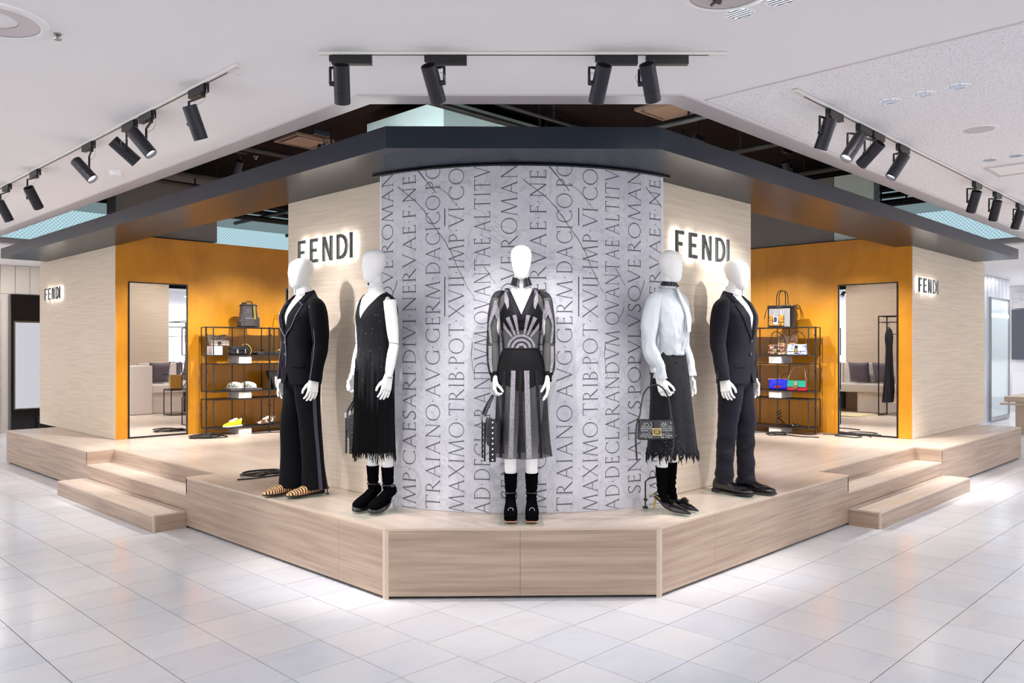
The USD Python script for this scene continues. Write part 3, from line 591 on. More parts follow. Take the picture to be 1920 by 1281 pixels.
for k, u0 in enumerate(bases):
    text, anc = lines[k % 5]
    gap = .10
    nat = np.r_[0, np.cumsum([g_(c)[0] + gap for c in text])]
    ks = sorted(anc); zs = [anc[i] for i in ks]; ns = [nat[i] for i in ks]
    sl = (zs[1] - zs[0]) / (ns[1] - ns[0]); sr = (zs[-1] - zs[-2]) / (ns[-1] - ns[-2])
    zf = lambda n_: np.interp(n_, ns, zs) if ns[0] <= n_ <= ns[-1] else zs[0] + (n_ - ns[0]) * sl if n_ < ns[0] else zs[-1] + (n_ - ns[-1]) * sr
    polys = []
    for i, ch in enumerate(text):
        w, gp = g_(ch); z0, z1 = zf(nat[i]), zf(nat[i] + w); zs_ = (z1 - z0) / w
        # the line reads upwards: letter x -> z, letter y -> -u
        q = affinity.affine_transform(gp, [0, -CAP, zs_, 0, u0, z0]).intersection(clip)
        if not q.is_empty: polys += [h for h in getattr(q, 'geoms', [q]) if h.geom_type == 'Polygon']
    if k % 5 == 3:
        for a_, b_ in ((16, 20), (25, 27)): polys.append(sg.box(u0 - CAP - .034, zf(nat[a_]) + .01, u0 - CAP - .026, zf(nat[b_]) - .02).intersection(clip))
    scr.add('inscription', cat([patch(q, on_drum, .0012, .045) for q in polys]), 'carved', world=True)
def ribbon(pts, w):
    pts = np.array(pts, float); out = []
    for a_, b_, wa, wb in zip(pts[:-1], pts[1:], w[:-1], w[1:]):
        d = b_ - a_; n_ = np.array([-d[1], d[0]]) / np.linalg.norm(d); out.append(sg.Polygon([a_ + n_ * wa, b_ + n_ * wb, b_ - n_ * wb, a_ - n_ * wa]).buffer(.0004))
    return unary_union(out).intersection(clip)
def drum_uv(px, py):
    dd = np.array([(px - CX) / FOC, 1.0]); C = np.array([DC @ RT[:2], DC @ FW[:2]]); A, B, Cc = dd @ dd, -2 * dd @ C, C @ C - DR * DR
    t = (-B - math.sqrt(B * B - 4 * A * Cc)) / (2 * A); h = dd * t - C; return math.atan2(h[0], -h[1]) * DR, EYE + (HY - py) / FOC * t
crk = []
jr = random.Random(3)
for path, w in (([(782, 318), (800, 340), (817, 362)], .005), ([(745, 350), (760, 362), (782, 381), (800, 402), (815, 425), (830, 447), (841, 466), (851, 484), (861, 509), (872, 530), (880, 545), (889, 559)], .0032), ([(817, 348), (838, 362), (850, 378), (862, 390)], .0018), ([(886, 640), (884, 670), (888, 700), (893, 712)], .002), ([(908, 500), (918, 514), (928, 533)], .002)):
    base = [drum_uv(*p) for p in path]; fine = []
    for (a_, b_) in zip(base[:-1], base[1:]):
        for q in (0, .35, .7): fine.append((a_[0] + (b_[0] - a_[0]) * q + jr.uniform(-1, 1) * .004, a_[1] + (b_[1] - a_[1]) * q + jr.uniform(-1, 1) * .004))
    fine.append(base[-1])
    ws = [w * (1 - .7 * i / len(fine)) * jr.uniform(.6, 1.3) for i in range(len(fine))]
    for sh_ in (-.953, 0, .953, 1.906):
        r_ = ribbon([(a_ + sh_, b_) for a_, b_ in fine], ws)
        if not r_.is_empty: crk.append(patch(r_, on_drum, .0008, .06))
scr.add('cracks', cat(crk), 'crack', world=True, label='fine dark cracks in the printed marble')

# ------------------------------------------------------------------ four lit signs FENDI
def fendi():
    h, s = .20, .027
    B_ = lambda x0, y0, x1, y1: sg.box(x0, y0, x1, y1)
    F_ = unary_union([B_(0, 0, s, h), B_(0, h - s, .108, h), B_(0, .098 - s / 2, .088, .098 + s / 2)])
    E_ = unary_union([B_(0, 0, s, h), B_(0, h - s, .108, h), B_(0, .102 - s / 2, .092, .102 + s / 2), B_(0, 0, .112, s)])
    N_ = unary_union([B_(0, 0, s, h), B_(.135 - s, 0, .135, h), sg.Polygon([(0, h), (s * 1.15, h), (.135, 0), (.135 - s * 1.15, 0)])])
    t = np.radians(np.linspace(-90, 90, 24)); o = np.c_[.05 + .095 * np.cos(t), .1 + .1 * np.sin(t)]; i_ = np.c_[.05 + (.095 - s) * np.cos(t), .1 + (.1 - s) * np.sin(t)]
    D_ = unary_union([B_(0, 0, s, h), sg.Polygon(np.vstack([[(0, 0)], o, [(0, h)]])).difference(sg.Polygon(np.vstack([[(s, s)], i_, [(s, h - s)]])))])
    I_ = B_(0, 0, s, h)
    return [affinity.translate(p, x, 0) for p, x in zip((F_, E_, N_, D_, I_), (0, .192, .385, .595, .778))]
def sign(label, org, d, z, k=1.0):
    """org: wall point at the left end of the word; d: reading direction along the wall"""
    d = np.array(d, float); n = np.array([d[1], -d[0]]); o = np.array(org, float)
    t = Thing('lit_sign', label, 'sign', loc=(*(o + d * .4), z))
    def at(m):
        v, f, _ = meshkit.arrays(m); w = np.c_[o + np.outer(v[:, 0] * k, d) + np.outer(v[:, 2], n), z + v[:, 1] * k]; return trimesh.Trimesh(w, f, process=False)
    for p in fendi():
        L = t.add('letter', at(extrude(p, .016, .032)), 'dark_letter', world=True)
        t.add('backlight', at(extrude(p.buffer(-.003), .006, .024)), 'halo' if k == 1.0 else 'halo_far', parent=L, world=True)
        t.add('standoff', at(extrude(sg.box(p.bounds[0] + .011, .098, p.bounds[0] + .015, .102), .030, .0005)), 'steel', parent=L, world=True)
sign('lit FENDI sign on the wall behind the man in velvet', (WX, 6.20), (0, -1), 2.315)
sign('lit FENDI sign on the wall behind the man in the dark suit', (5.36, WY), (1, 0), 2.313)
sign('small far FENDI sign on the left wing wall', (WX, 13.30), (0, -1), 2.297, .86)
sign('small far FENDI sign on the right wing wall', (10.87, WY), (1, 0), 2.305, .9)
# ------------------------------------------------------------------ far surroundings
mat('beige_wall', srgb(222, 212, 202), .6); mat('silver_wall', srgb(196, 200, 210), .3, metallic=.55); mat('white_wall', srgb(235, 234, 236), .6)
mat('black_glass', srgb(22, 22, 24), .08); emat('blank_screen', srgb(206, 206, 212), .72); mat('marble_block', srgb(222, 220, 222), .3, srgb(170, 170, 176), scale=2.5, distortion=1.5, lo=.5, hi=.75)
mat('dark_panel', srgb(92, 96, 106), .35); mat('glass_case', srgb(222, 228, 236), .15); emat('case_light', (1, 1, 1), 2.2)
wb = Thing('wall_back_left', 'pale beige fluted wall far behind the left wing', 'wall', kind='structure')
for k, x in enumerate(np.arange(-5.0, 12, .245)):
    if k % 2 == 0 or 3.2 < x < 5.6: wb.add('wall_panel', box((x + .005, 17.4, 0 if not 4.1 < x + .12 < 5.7 else 2.62), (x + .24, 17.43, 3.145)), 'beige_wall')
    else: wb.add('wall_panel', box((x + .005, 17.4, 0), (x + .24, 17.425, 3.145)), 'beige_wall')
wb.add('backing', box((-5, 17.42, 0), (12, 17.5, 3.145)), 'beige_wall')
ds = Thing('display_column', 'black digital display column with a blank white screen behind the left wing', 'display', loc=(4.7, 17.3, 0))
ds.add('housing', rbox((4.19, 17.22, 0.0), (5.3, 17.395, 2.60), .01), 'black_glass', world=True)
ds.add('screen', box((4.262, 17.205, .46), (5.22, 17.219, 2.07)), 'blank_screen', world=True)
ds.add('bezel', extrude(sg.box(4.24, .44, 5.25, 2.10).difference(sg.box(4.262, .46, 5.22, 2.07)), .02).apply_transform(np.array([[1, 0, 0, 0], [0, 0, -1, 17.219], [0, 1, 0, 0], [0, 0, 0, 1.]])), 'steel', world=True)
ds.add('base', rbox((4.62, 17.1, .012), (5.0, 17.22, .30), .01), 'black_metal', world=True)
wr2 = Thing('wall_back_right', 'silver fluted wall and bright shop fronts far behind the right wing', 'wall', kind='structure')
for x in np.arange(17.6, 21.2, .3): wr2.add('wall_panel', box((x + .012, 4.86, 0), (x + .29, 4.90, 3.145)), 'silver_wall')
wr2.add('backing', box((17.6, 4.89, 0), (21.2, 5.1, 3.145)), 'silver_wall')
wr2.add('far_wall', box((23.5, -8, 0), (23.6, 6, 3.145)), 'white_wall')
gc = Thing('glass_case', 'tall glass display case in the silver wall at the far right', 'display case', loc=(20.3, 4.7, 0))
gc.add('frame', extrude(sg.box(19.5, .02, 21.0, 2.69).difference(sg.box(19.53, .10, 20.97, 2.66)), .05).apply_transform(np.array([[1, 0, 0, 0], [0, 0, -1, 4.86], [0, 1, 0, 0], [0, 0, 0, 1.]])), 'steel', world=True)
gc.add('back', box((19.53, 4.84, .10), (20.97, 4.858, 2.66)), 'glass_case', world=True)
gc.add('strip_light', box((19.54, 4.825, 2.26), (20.96, 4.84, 2.34)), 'case_light', world=True)
gmat('pane_glass', (.97, .985, .98)); gc.add('pane', box((19.53, 4.812, .10), (20.97, 4.818, 2.66)), 'pane_glass', world=True)
ct = Thing('shop_counter', 'pale wood service counter at the far right edge', 'counter', loc=(18, 2.6, 0))
ct.add('counter_top', rbox((17.05, 1.2, .60), (18.6, 4.0, .70), .01), 'wood_trim', world=True); ct.add('base', box((17.25, 1.35, 0), (18.5, 3.86, .60)), 'wood_trim', world=True)
ct.add('shelf_edge', box((16.98, 1.2, .545), (17.05, 4.05, .58)), 'wood_trim', world=True)
bp = Thing('back_panel', 'dark grey wall panel under marble blocks beyond the counter', 'panel', loc=(23.4, 4.6, 0))
bp.add('panel', box((23.40, 3.2, 1.30), (23.46, 5.32, 2.56)), 'dark_panel', world=True)
for k in range(3): bp.add('marble_block', box((23.40, 3.5 + k * .6, 2.59), (23.46, 4.08 + k * .6, 2.98)), 'marble_block', world=True)
bp.add('cabinet', rbox((23.1, 3.0, .35), (23.46, 5.25, .98), .01), 'white_wall', world=True)
# dark shop front seen only in the left mirror, beyond the right opening
# lamps of the void: black spotlights clamped to the hung pipes, lighting the shop's inside
def void_spot(pos, target, label, power=1.0, z=3.66):
    p = np.array([*pos, z]); u = np.array(target, float) - p; u /= np.linalg.norm(u)
    t = Thing('shop_spotlight', label, 'spotlight', loc=tuple(p), group='spotlights hung over the inside of the shop')
    A0 = np.cross(u, [0, 0, 1]); A0 /= np.linalg.norm(A0); c = p + u * .05
    head = lathe([(.03, -.1), (.045, -.098), (.045, .098), (.041, .1), (.038, .08), (.001, .078)], 24)
    M = np.eye(4); M[:3, 0], M[:3, 1], M[:3, 2], M[:3, 3] = A0, np.cross(u, A0), u, c; head.apply_transform(M)
    h = t.add('lamp_head', head, 'spot_black', smooth=35, world=True); t.add('lens', cyl(c + u * .08, c + u * .084, .037, 20), 'lamp', parent=h, world=True)
    t.add('arm', tube([c + A0 * .055, c + A0 * .055 + np.array([0, 0, .12]), p + np.array([0, 0, .16])], .009, 8), 'black_metal', world=True)
    t.add('knuckle', cyl(c + A0 * .042, c + A0 * .062, .015, 12), 'black_metal', world=True)
    t.add('stem', cyl(p + np.array([0, 0, .15]), (p[0], p[1], ZB), .012, 8), 'black_metal', world=True)
    t.add('gear_box', rbox(p + np.array([-.1, -.02, .14]), p + np.array([.1, .02, .19]), .004), 'spot_black', world=True)
    L = UsdLux.SphereLight.Define(stage, t.path + '/lamp_light'); L.CreateRadiusAttr(.03); L.CreateIntensityAttr(SPOT * INSIDE * power); L.CreateColorAttr(Gf.Vec3f(1.0, .965, .93))
    sh = UsdLux.ShapingAPI.Apply(L.GetPrim()); sh.CreateShapingConeAngleAttr(30.0 if 'amber' in label or 'shelf' in label else 42.0); sh.CreateShapingConeSoftnessAttr(.7)
    p0 = c + u * .13 - t.loc; L.AddTransformOp().Set(Gf.Matrix4d(*A0, 0, *np.cross(-u, A0), 0, *(-u), 0, *p0, 1))
INSIDE = 1.5
vs = 'black spotlight hung inside the shop above the '
for pos, tg, lab in (((4.34, 8.6), (4.3, 10.6, .7), 'left amber wall near the mirror'), ((5.3, 8.2), (5.3, 10.6, .8), 'left shelf'), ((6.5, 8.2), (6.6, 10.6, .8), 'left amber wall deep inside'), ((4.6, 7.3), (4.4, 8.4, .45), 'left opening floor'), ((6.6, 8.0), (5.4, 6.5, 1.1), 'left bench'),
                     ((8.7, 4.2), (10.75, 4.1, .7), 'right amber wall near the mirror'), ((8.3, 5.3), (10.75, 5.3, .8), 'right shelf'), ((8.3, 6.6), (10.75, 6.7, .8), 'right amber wall deep inside'), ((7.5, 4.6), (8.5, 4.2, .45), 'right opening floor'), ((8.0, 6.6), (6.7, 5.4, 1.1), 'right bench'), ((8.4, 8.4), (8.4, 8.4, .45), 'middle of the shop')):
    void_spot(pos, np.array(tg) + np.array([0, 1e-3, 0]), vs + lab, 2.3 if 'floor' in lab or 'middle' in lab else 2.0 if 'amber' in lab or 'shelf' in lab else 1.0)
# ------------------------------------------------------------------ mannequins; local frame: x forward, y to the figure's left, z up from the platform
from scipy.interpolate import PchipInterpolator
def tab(secs, m=70):
    """sections (z, cx, cy, rx, ry, p) interpolated along z"""
    s = np.array([(*q, 2.2)[:6] for q in secs], float); f = PchipInterpolator(s[:, 0], s[:, 1:]); z = np.linspace(s[0, 0], s[-1, 0], m); return np.c_[z, f(z)]
def ring_mesh(R, cap=True):
    R = np.asarray(R, float); m, n = R.shape[:2]; v = R.reshape(-1, 3); i, j = np.meshgrid(np.arange(m - 1), np.arange(n), indexing='ij'); k = (j + 1) % n
    q = np.stack([i * n + j, i * n + k, (i + 1) * n + k, (i + 1) * n + j], -1).reshape(-1, 4); f = np.vstack([q[:, [0, 1, 2]], q[:, [0, 2, 3]]])
    if cap:
        v = np.vstack([v, R[0].mean(0), R[-1].mean(0)]); j = np.arange(n); k = (j + 1) % n
        f = np.vstack([f, np.c_[np.full(n, m * n), k, j], np.c_[np.full(n, m * n + 1), (m - 1) * n + j, (m - 1) * n + k]])
    return trimesh.Trimesh(v, f, process=False)
def loft(secs, n=56, m=70, mod=None, cap=True, grow=0.0):
    T = tab(secs, m); a = np.arange(n) * 2 * np.pi / n; R = []
    for z, cx, cy, rx, ry, p in T:
        c, s = np.cos(a), np.sin(a); k = np.ones(n) if mod is None else 1 + mod(a, z)
        R.append(np.c_[cx + (rx + grow) * k * np.sign(c) * np.abs(c) ** (2 / p), cy + (ry + grow) * k * np.sign(s) * np.abs(s) ** (2 / p), np.full(n, z)])
    return ring_mesh(R, cap)
def surf(secs, mod=None):
    s = np.array([(*q, 2.2)[:6] for q in secs], float); f = PchipInterpolator(s[:, 0], s[:, 1:])
    def fn(yz, h):
        y, z = yz[:, 0], np.clip(yz[:, 1], s[0, 0], s[-1, 0]); cx, cy, rx, ry, p = f(z).T
        q = np.clip(np.abs(y - cy) / ry, 0, .995); x = cx + rx * (1 - q ** p) ** (1 / p)
        if mod is not None: x = cx + (x - cx) * (1 + mod(np.arctan2((y - cy) / ry, (x - cx) / rx), z))
        return np.c_[x + h, y, yz[:, 1]]
    return fn
def limb(pts, rx, ry=None, n=28, m=40):
    """tapering limb along a spline; rx across x, ry across y (mostly vertical limbs)"""
    p = np.asarray(pts, float); s = np.r_[0, np.cumsum(np.linalg.norm(np.diff(p, axis=0), axis=1))]; t = np.linspace(0, s[-1], m)
    P = PchipInterpolator(s, p)(t); rx = PchipInterpolator(s, rx)(t); ry = rx if ry is None else PchipInterpolator(s, ry)(t)
    a = np.arange(n) * 2 * np.pi / n; tan = np.gradient(P, axis=0); tan /= np.linalg.norm(tan, axis=1, keepdims=True); R = []
    for c, d, u, w in zip(P, tan, rx, ry):
        X = np.array([1.0, 0, 0]); X -= d * (X @ d); X /= np.linalg.norm(X); Y = np.cross(d, X)
        R.append(c + np.outer(np.cos(a) * u, X) + np.outer(np.sin(a) * w, Y))
    return ring_mesh(R)
def fixo(m):
    if m.volume < 0: m.invert()
    return m
def wrinkle(m, amp, sc, seed=0, mask=None):
    m = T3(m); v = m.vertices; n = trimesh.Trimesh(v, m.faces, process=False).vertex_normals; d = (meshkit.fbm(v * np.array(sc) + 50, 3, seed) - .5) * 2 * amp
    if mask is not None: d = d * mask(v)
    return trimesh.Trimesh(v + n * d[:, None], m.faces, process=False)
def smooth_solid(M, edge=.012, it=10):
    t = T3(M.refine_to_length(edge)); trimesh.smoothing.filter_taubin(t, iterations=it); return t
def U(*ms): return m3.Manifold.batch_boolean([MF(fixo(m)) if isinstance(m, trimesh.Trimesh) else m for m in ms], m3.OpType.Add)
def chain(pts, rs, seg=12):
    S = [m3.Manifold.sphere(r, seg).translate(tuple(p)) for p, r in zip(pts, rs)]
    return [m3.Manifold.batch_hull([a, b]) for a, b in zip(S[:-1], S[1:])]
def hand(side, k=1.0, curl=1.0):
    """hangs from the wrist at the origin: fingers down, thumb forward, palm towards the body; side +1 left, -1 right"""
    sp_ = lambda p, r: m3.Manifold.sphere(r, 14).translate(tuple(np.array(p) * k))
    parts = [m3.Manifold.batch_hull([sp_((-.017, 0, .012), .017 * k), sp_((.017, 0, .012), .017 * k), sp_((-.030, .001, -.078), .0115 * k), sp_((.030, .001, -.080), .012 * k), sp_((.028, -.006, -.03), .013 * k), sp_((-.026, -.004, -.03), .0125 * k)])]
    for x, L, r, sx in ((.031, .070, .0088, .10), (.0105, .079, .0092, .02), (-.0105, .074, .0088, -.05), (-.031, .058, .0078, -.13)):
        p = np.array([x, .0, -.080 + abs(x) * .12]); ang, P = 0.0, [p]
        for fr, da in ((.44, 12), (.32, 22), (.24, 20)):
            ang += math.radians(da) * curl; p = p + L * fr * np.array([sx, -math.sin(ang), -math.cos(ang)]); P.append(p)
        parts += chain(np.array(P) * k, np.array([r * 1.12, r, r * .92, r * .8]) * k)
    parts += chain(np.array([(.024, -.006, -.022), (.046, -.016, -.050), (.052, -.026 - .008 * curl, -.078), (.048, -.036 - .010 * curl, -.098)]) * k, np.array([.0135, .0112, .0095, .0078]) * k)
    h = m3.Manifold.batch_boolean(parts, m3.OpType.Add); t = T3(h.refine_to_length(.0035)); trimesh.smoothing.filter_taubin(t, iterations=6)
    if side < 0: t.vertices[:, 1] *= -1; t.invert()
    return t
FEM = [(.86, 0, 0, .05, .07), (.92, 0, 0, .092, .140), (1.0, -.008, 0, .104, .160), (1.08, -.002, 0, .088, .136), (1.15, .004, 0, .074, .112), (1.25, .008, 0, .082, .122), (1.35, .016, 0, .098, .134), (1.42, .006, 0, .088, .142), (1.475, -.006, 0, .070, .152), (1.512, -.013, 0, .057, .128), (1.538, -.016, 0, .048, .078), (1.562, -.012, 0, .045, .052), (1.61, .0, 0, .043, .046), (1.66, .010, 0, .045, .046)]
FHEAD = [(1.598, .038, 0, .016, .012, 2.0), (1.606, .036, 0, .034, .026, 2.0), (1.630, .030, 0, .056, .043, 2.0), (1.67, .020, 0, .073, .0555, 2.0), (1.72, .010, 0, .086, .0665, 2.0), (1.762, .004, 0, .089, .0700, 2.0), (1.797, .0, 0, .080, .064, 2.0), (1.822, -.002, 0, .055, .044, 2.0), (1.836, -.003, 0, .018, .014, 2.0)]
MAL = [(.90, 0, 0, .05, .07), (.94, 0, 0, .085, .12), (1.0, 0, 0, .098, .140), (1.12, .004, 0, .098, .140), (1.28, .008, 0, .112, .160), (1.40, .006, 0, .115, .172), (1.48, -.012, 0, .085, .168), (1.525, -.022, 0, .066, .130), (1.553, -.024, 0, .060, .082), (1.58, -.018, 0, .057, .062), (1.63, -.004, 0, .055, .057), (1.68, .008, 0, .056, .056)]
MHEAD = [(1.607, .048, 0, .018, .015, 2.0), (1.614, .045, 0, .038, .031, 2.0), (1.638, .038, 0, .062, .051, 2.0), (1.68, .028, 0, .081, .066, 2.0), (1.73, .018, 0, .097, .077, 2.0), (1.772, .008, 0, .101, .080, 2.0), (1.81, .002, 0, .090, .071, 2.0), (1.835, -.002, 0, .060, .048, 2.0), (1.848, -.003, 0, .020, .016, 2.0)]
mat('mannequin', srgb(243, 241, 240), .38)
mat('mannequin_joint', srgb(120, 116, 112), .6)
def body(male, arms, legs, curls=(1.0, 1.0)):
    """arms: {side: (points, radii)}; legs: list of (points, radii). One continuous mesh."""
    big = [loft(MAL if male else FEM, 48, 60)]
    for s, (p, r) in arms.items(): big.append(limb(p, r))
    for p, r in legs: big.append(limb(p, r))
    B = smooth_solid(U(*big), .016, 12)
    hd = loft(MHEAD if male else FHEAD, 56, 44); hd = T3(MF(fixo(hd)).refine_to_length(.012)); trimesh.smoothing.filter_taubin(hd, iterations=6)
    hands = []
    for (s, (p, r)), c in zip(arms.items(), curls):
        d = np.array(p[-1]) - np.array(p[-2]); tilt = math.atan2(d[0], -d[2])
        hands.append(move(hand(s, 1.1 if male else .98, c), np.array(p[-1]), ry=-tilt))
    return T3(U(B, hd, *hands))
def plate(t, x0, x1, y0, y1):
    t.add('base_plate', rbox((x0, y0, .0006), (x1, y1, .0096), .001, 6), 'base_glass', label='thin clear glass base plate')
MATS['base_glass'] = usdkit.material(stage, '/World/Looks/base_glass', {'t': ('transparent_bsdf', {'color': (.975, .995, .99)}), 'g': ('glossy_bsdf', {'color': (1, 1, 1), 'roughness': .03}), 'x': ('mix_closure', {'fac': .07}), 'd': ('diffuse_bsdf', {'color': srgb(150, 200, 195)}), 'y': ('mix_closure', {'fac': .03})},
    [('t.BSDF', 'x.closure1'), ('g.BSDF', 'x.closure2'), ('x.closure', 'y.closure1'), ('d.BSDF', 'y.closure2')], surface='y.closure')
# fabrics
mat('velvet', srgb(6, 5, 10), .85, sheen_weight=.15, sheen_roughness=.35, sheen_tint=srgb(120, 116, 150), specular_ior_level=.15)
mat('velvet_highlight', srgb(104, 98, 122), .45); mat('satin_tape', srgb(58, 54, 74), .35)  # velvet edge: pale colour stands in for the rim highlight
mat('suit', srgb(26, 24, 35), .75, srgb(22, 20, 30), scale=30, sheen_weight=.05, specular_ior_level=.2)
mat('suit_dark', srgb(26, 25, 34), .6); mat('shirt_white', srgb(240, 240, 243), .6); mat('button', srgb(70, 66, 72), .25)
mat('black_cloth', srgb(8, 7, 11), .75, specular_ior_level=.25); mat('sock', srgb(10, 10, 12), .85); mat('black_leather', srgb(22, 20, 24), .22, specular_ior_level=.6); mat('patent', srgb(14, 12, 16), .07, specular_ior_level=.8)
mat('gold_metal', srgb(214, 186, 120), .25, metallic=1.0); mat('dark_sole', srgb(28, 24, 24), .6); mat('tan_sole', srgb(205, 150, 120), .5)
mat('satin_white', srgb(184, 188, 194), .22, specular_ior_level=.55, sheen_weight=.2)
mat('dress_navy', srgb(8, 7, 13), .7, specular_ior_level=.25); mat('bead', srgb(170, 170, 185), .2, metallic=.8)
mat('plexi', srgb(222, 226, 230), .05, transmission_weight=.9, ior=1.45)
def see_through(name, color, fac, holes=None, scale=60.0, rough=.6):
    """a cloth that lets part of what lies behind show through; holes: a noise threshold cuts it like lace"""
    nodes = {'t': ('transparent_bsdf', {}), 'p': ('principled_bsdf', {'base_color': color, 'roughness': rough, 'specular_ior_level': .25}), 'x': ('mix_closure', {'fac': fac})}; links = [('t.BSDF', 'x.closure1'), ('p.BSDF', 'x.closure2')]
    if holes is not None:
        nodes['g'] = ('geometry', {}); nodes['v'] = ('noise_texture', {'scale': scale, 'detail': 2.0, 'roughness': .6}); nodes['m'] = ('math', {'math_type': 'greater_than', 'value2': holes}); nodes['c'] = ('rgb_ramp', {'ramp': [(0, color), (.46, color), (.60, tuple(q * 2.6 for q in color)), (1, tuple(q * 3 for q in color))]}); nodes['v2'] = ('noise_texture', {'scale': scale * 1.4, 'detail': 1.0}); links += [('g.position', 'v.vector'), ('v.fac', 'm.value1'), ('m.value', 'x.fac'), ('g.position', 'v2.vector'), ('v2.fac', 'c.fac'), ('c.color', 'p.base_color')]; nodes['p'][1].pop('base_color')
    MATS[name] = usdkit.material(stage, '/World/Looks/' + name, nodes, links, surface='x.closure')
see_through('sheer', srgb(6, 5, 9), .68); see_through('sheer_thin', srgb(30, 27, 40), .6); mat('fringe', srgb(5, 5, 8), .75, specular_ior_level=.2)
see_through('lace_black', srgb(7, 6, 11), .8, .345, 75.0)
mat('lace_band', srgb(168, 162, 170), .6, srgb(84, 78, 88), scale=300, detail=2, lo=.42, hi=.58)
MATS['zebra'] = usdkit.material(stage, '/World/Looks/zebra', {'g': ('geometry', {}), 'm': ('mapping', {'scale': (1, 1, .45)}), 'w': ('wave_texture', {'scale': 16, 'distortion': 5.0, 'detail': 1.0, 'detail_scale': 1.2}), 'r': ('rgb_ramp', {'ramp': [(0, srgb(26, 20, 20)), (.34, srgb(26, 20, 20)), (.46, srgb(214, 158, 104)), (1, srgb(226, 176, 122))]}), 'p': ('principled_bsdf', {'roughness': .6})},
    [('g.position', 'm.vector'), ('m.vector', 'w.vector'), ('w.fac', 'r.fac'), ('r.color', 'p.base_color')], surface='p.BSDF')

def shell(secs, t=.007, cuts=(), mod=None, n=64, m=90, ends=(True, True)):
    """a garment: the loft hollowed out, open at the chosen ends, minus the cutting solids"""
    o = MF(fixo(loft(secs, n, m, mod))); s2 = [list((*q, 2.2)[:6]) for q in secs]
    for q in s2: q[3] -= t; q[4] -= t
    if ends[0]: s2 = [[s2[0][0] - .03, *s2[0][1:]]] + s2
    if ends[1]: s2 = s2 + [[s2[-1][0] + .03, *s2[-1][1:]]]
    o = o - MF(fixo(loft(s2, n, m, mod)))
    for c in cuts: o = o - c
    return o
def prism_x(poly, x0, x1):
    """outline in (y, z) extruded along x"""
    m = extrude(poly, x1 - x0); v = np.array(m.vertices); return MF(fixo(trimesh.Trimesh(np.c_[v[:, 2] + x0, v[:, 0], v[:, 1]], m.faces, process=False)))
def shoe(secs, n=28, m=36):
    """sections along x: (x, cy, half width, z0, z1)"""
    s = np.array(secs, float); x = np.linspace(s[0, 0], s[-1, 0], m); f = PchipInterpolator(s[:, 0], s[:, 1:])(x); a = np.arange(n) * 2 * np.pi / n; R = []
    for xx, (cy, w, z0, z1) in zip(x, f):
        c, q = np.cos(a), np.sin(a); h = (z1 - z0) / 2
        R.append(np.c_[np.full(n, xx), cy + w * np.sign(c) * np.abs(c) ** .8, z0 + h + h * np.sign(q) * np.abs(q) ** np.where(q < 0, .45, .95)])
    return fixo(ring_mesh(R))
def arm(side, sh=(-.008, .168, 1.475), el=(-.012, .205, 1.19), wr=(.02, .20, .955), r=(.045, .044, .040, .033, .035, .023)):
    sh, el, wr = (np.array(q, float) * (1, side, 1) for q in (sh, el, wr))
    return np.array([sh, sh * .7 + el * .3, sh * .25 + el * .75, el, el * .7 + wr * .3, wr]), np.array(r)
def leg(side, x=0.0, y=.072, top=.90, ank=.12, r=(.082, .074, .052, .050, .053, .034), fwd=.0):
    return np.array([(0, side * .082, top), (x * .3 + .012, side * (y * .5 + .042), .72), (x * .6 + .012, side * y, .52), (x * .7 - .004, side * y, .46), (x * .85 - .016, side * y, .36), (x - .018, side * y, ank)]), np.array(r)

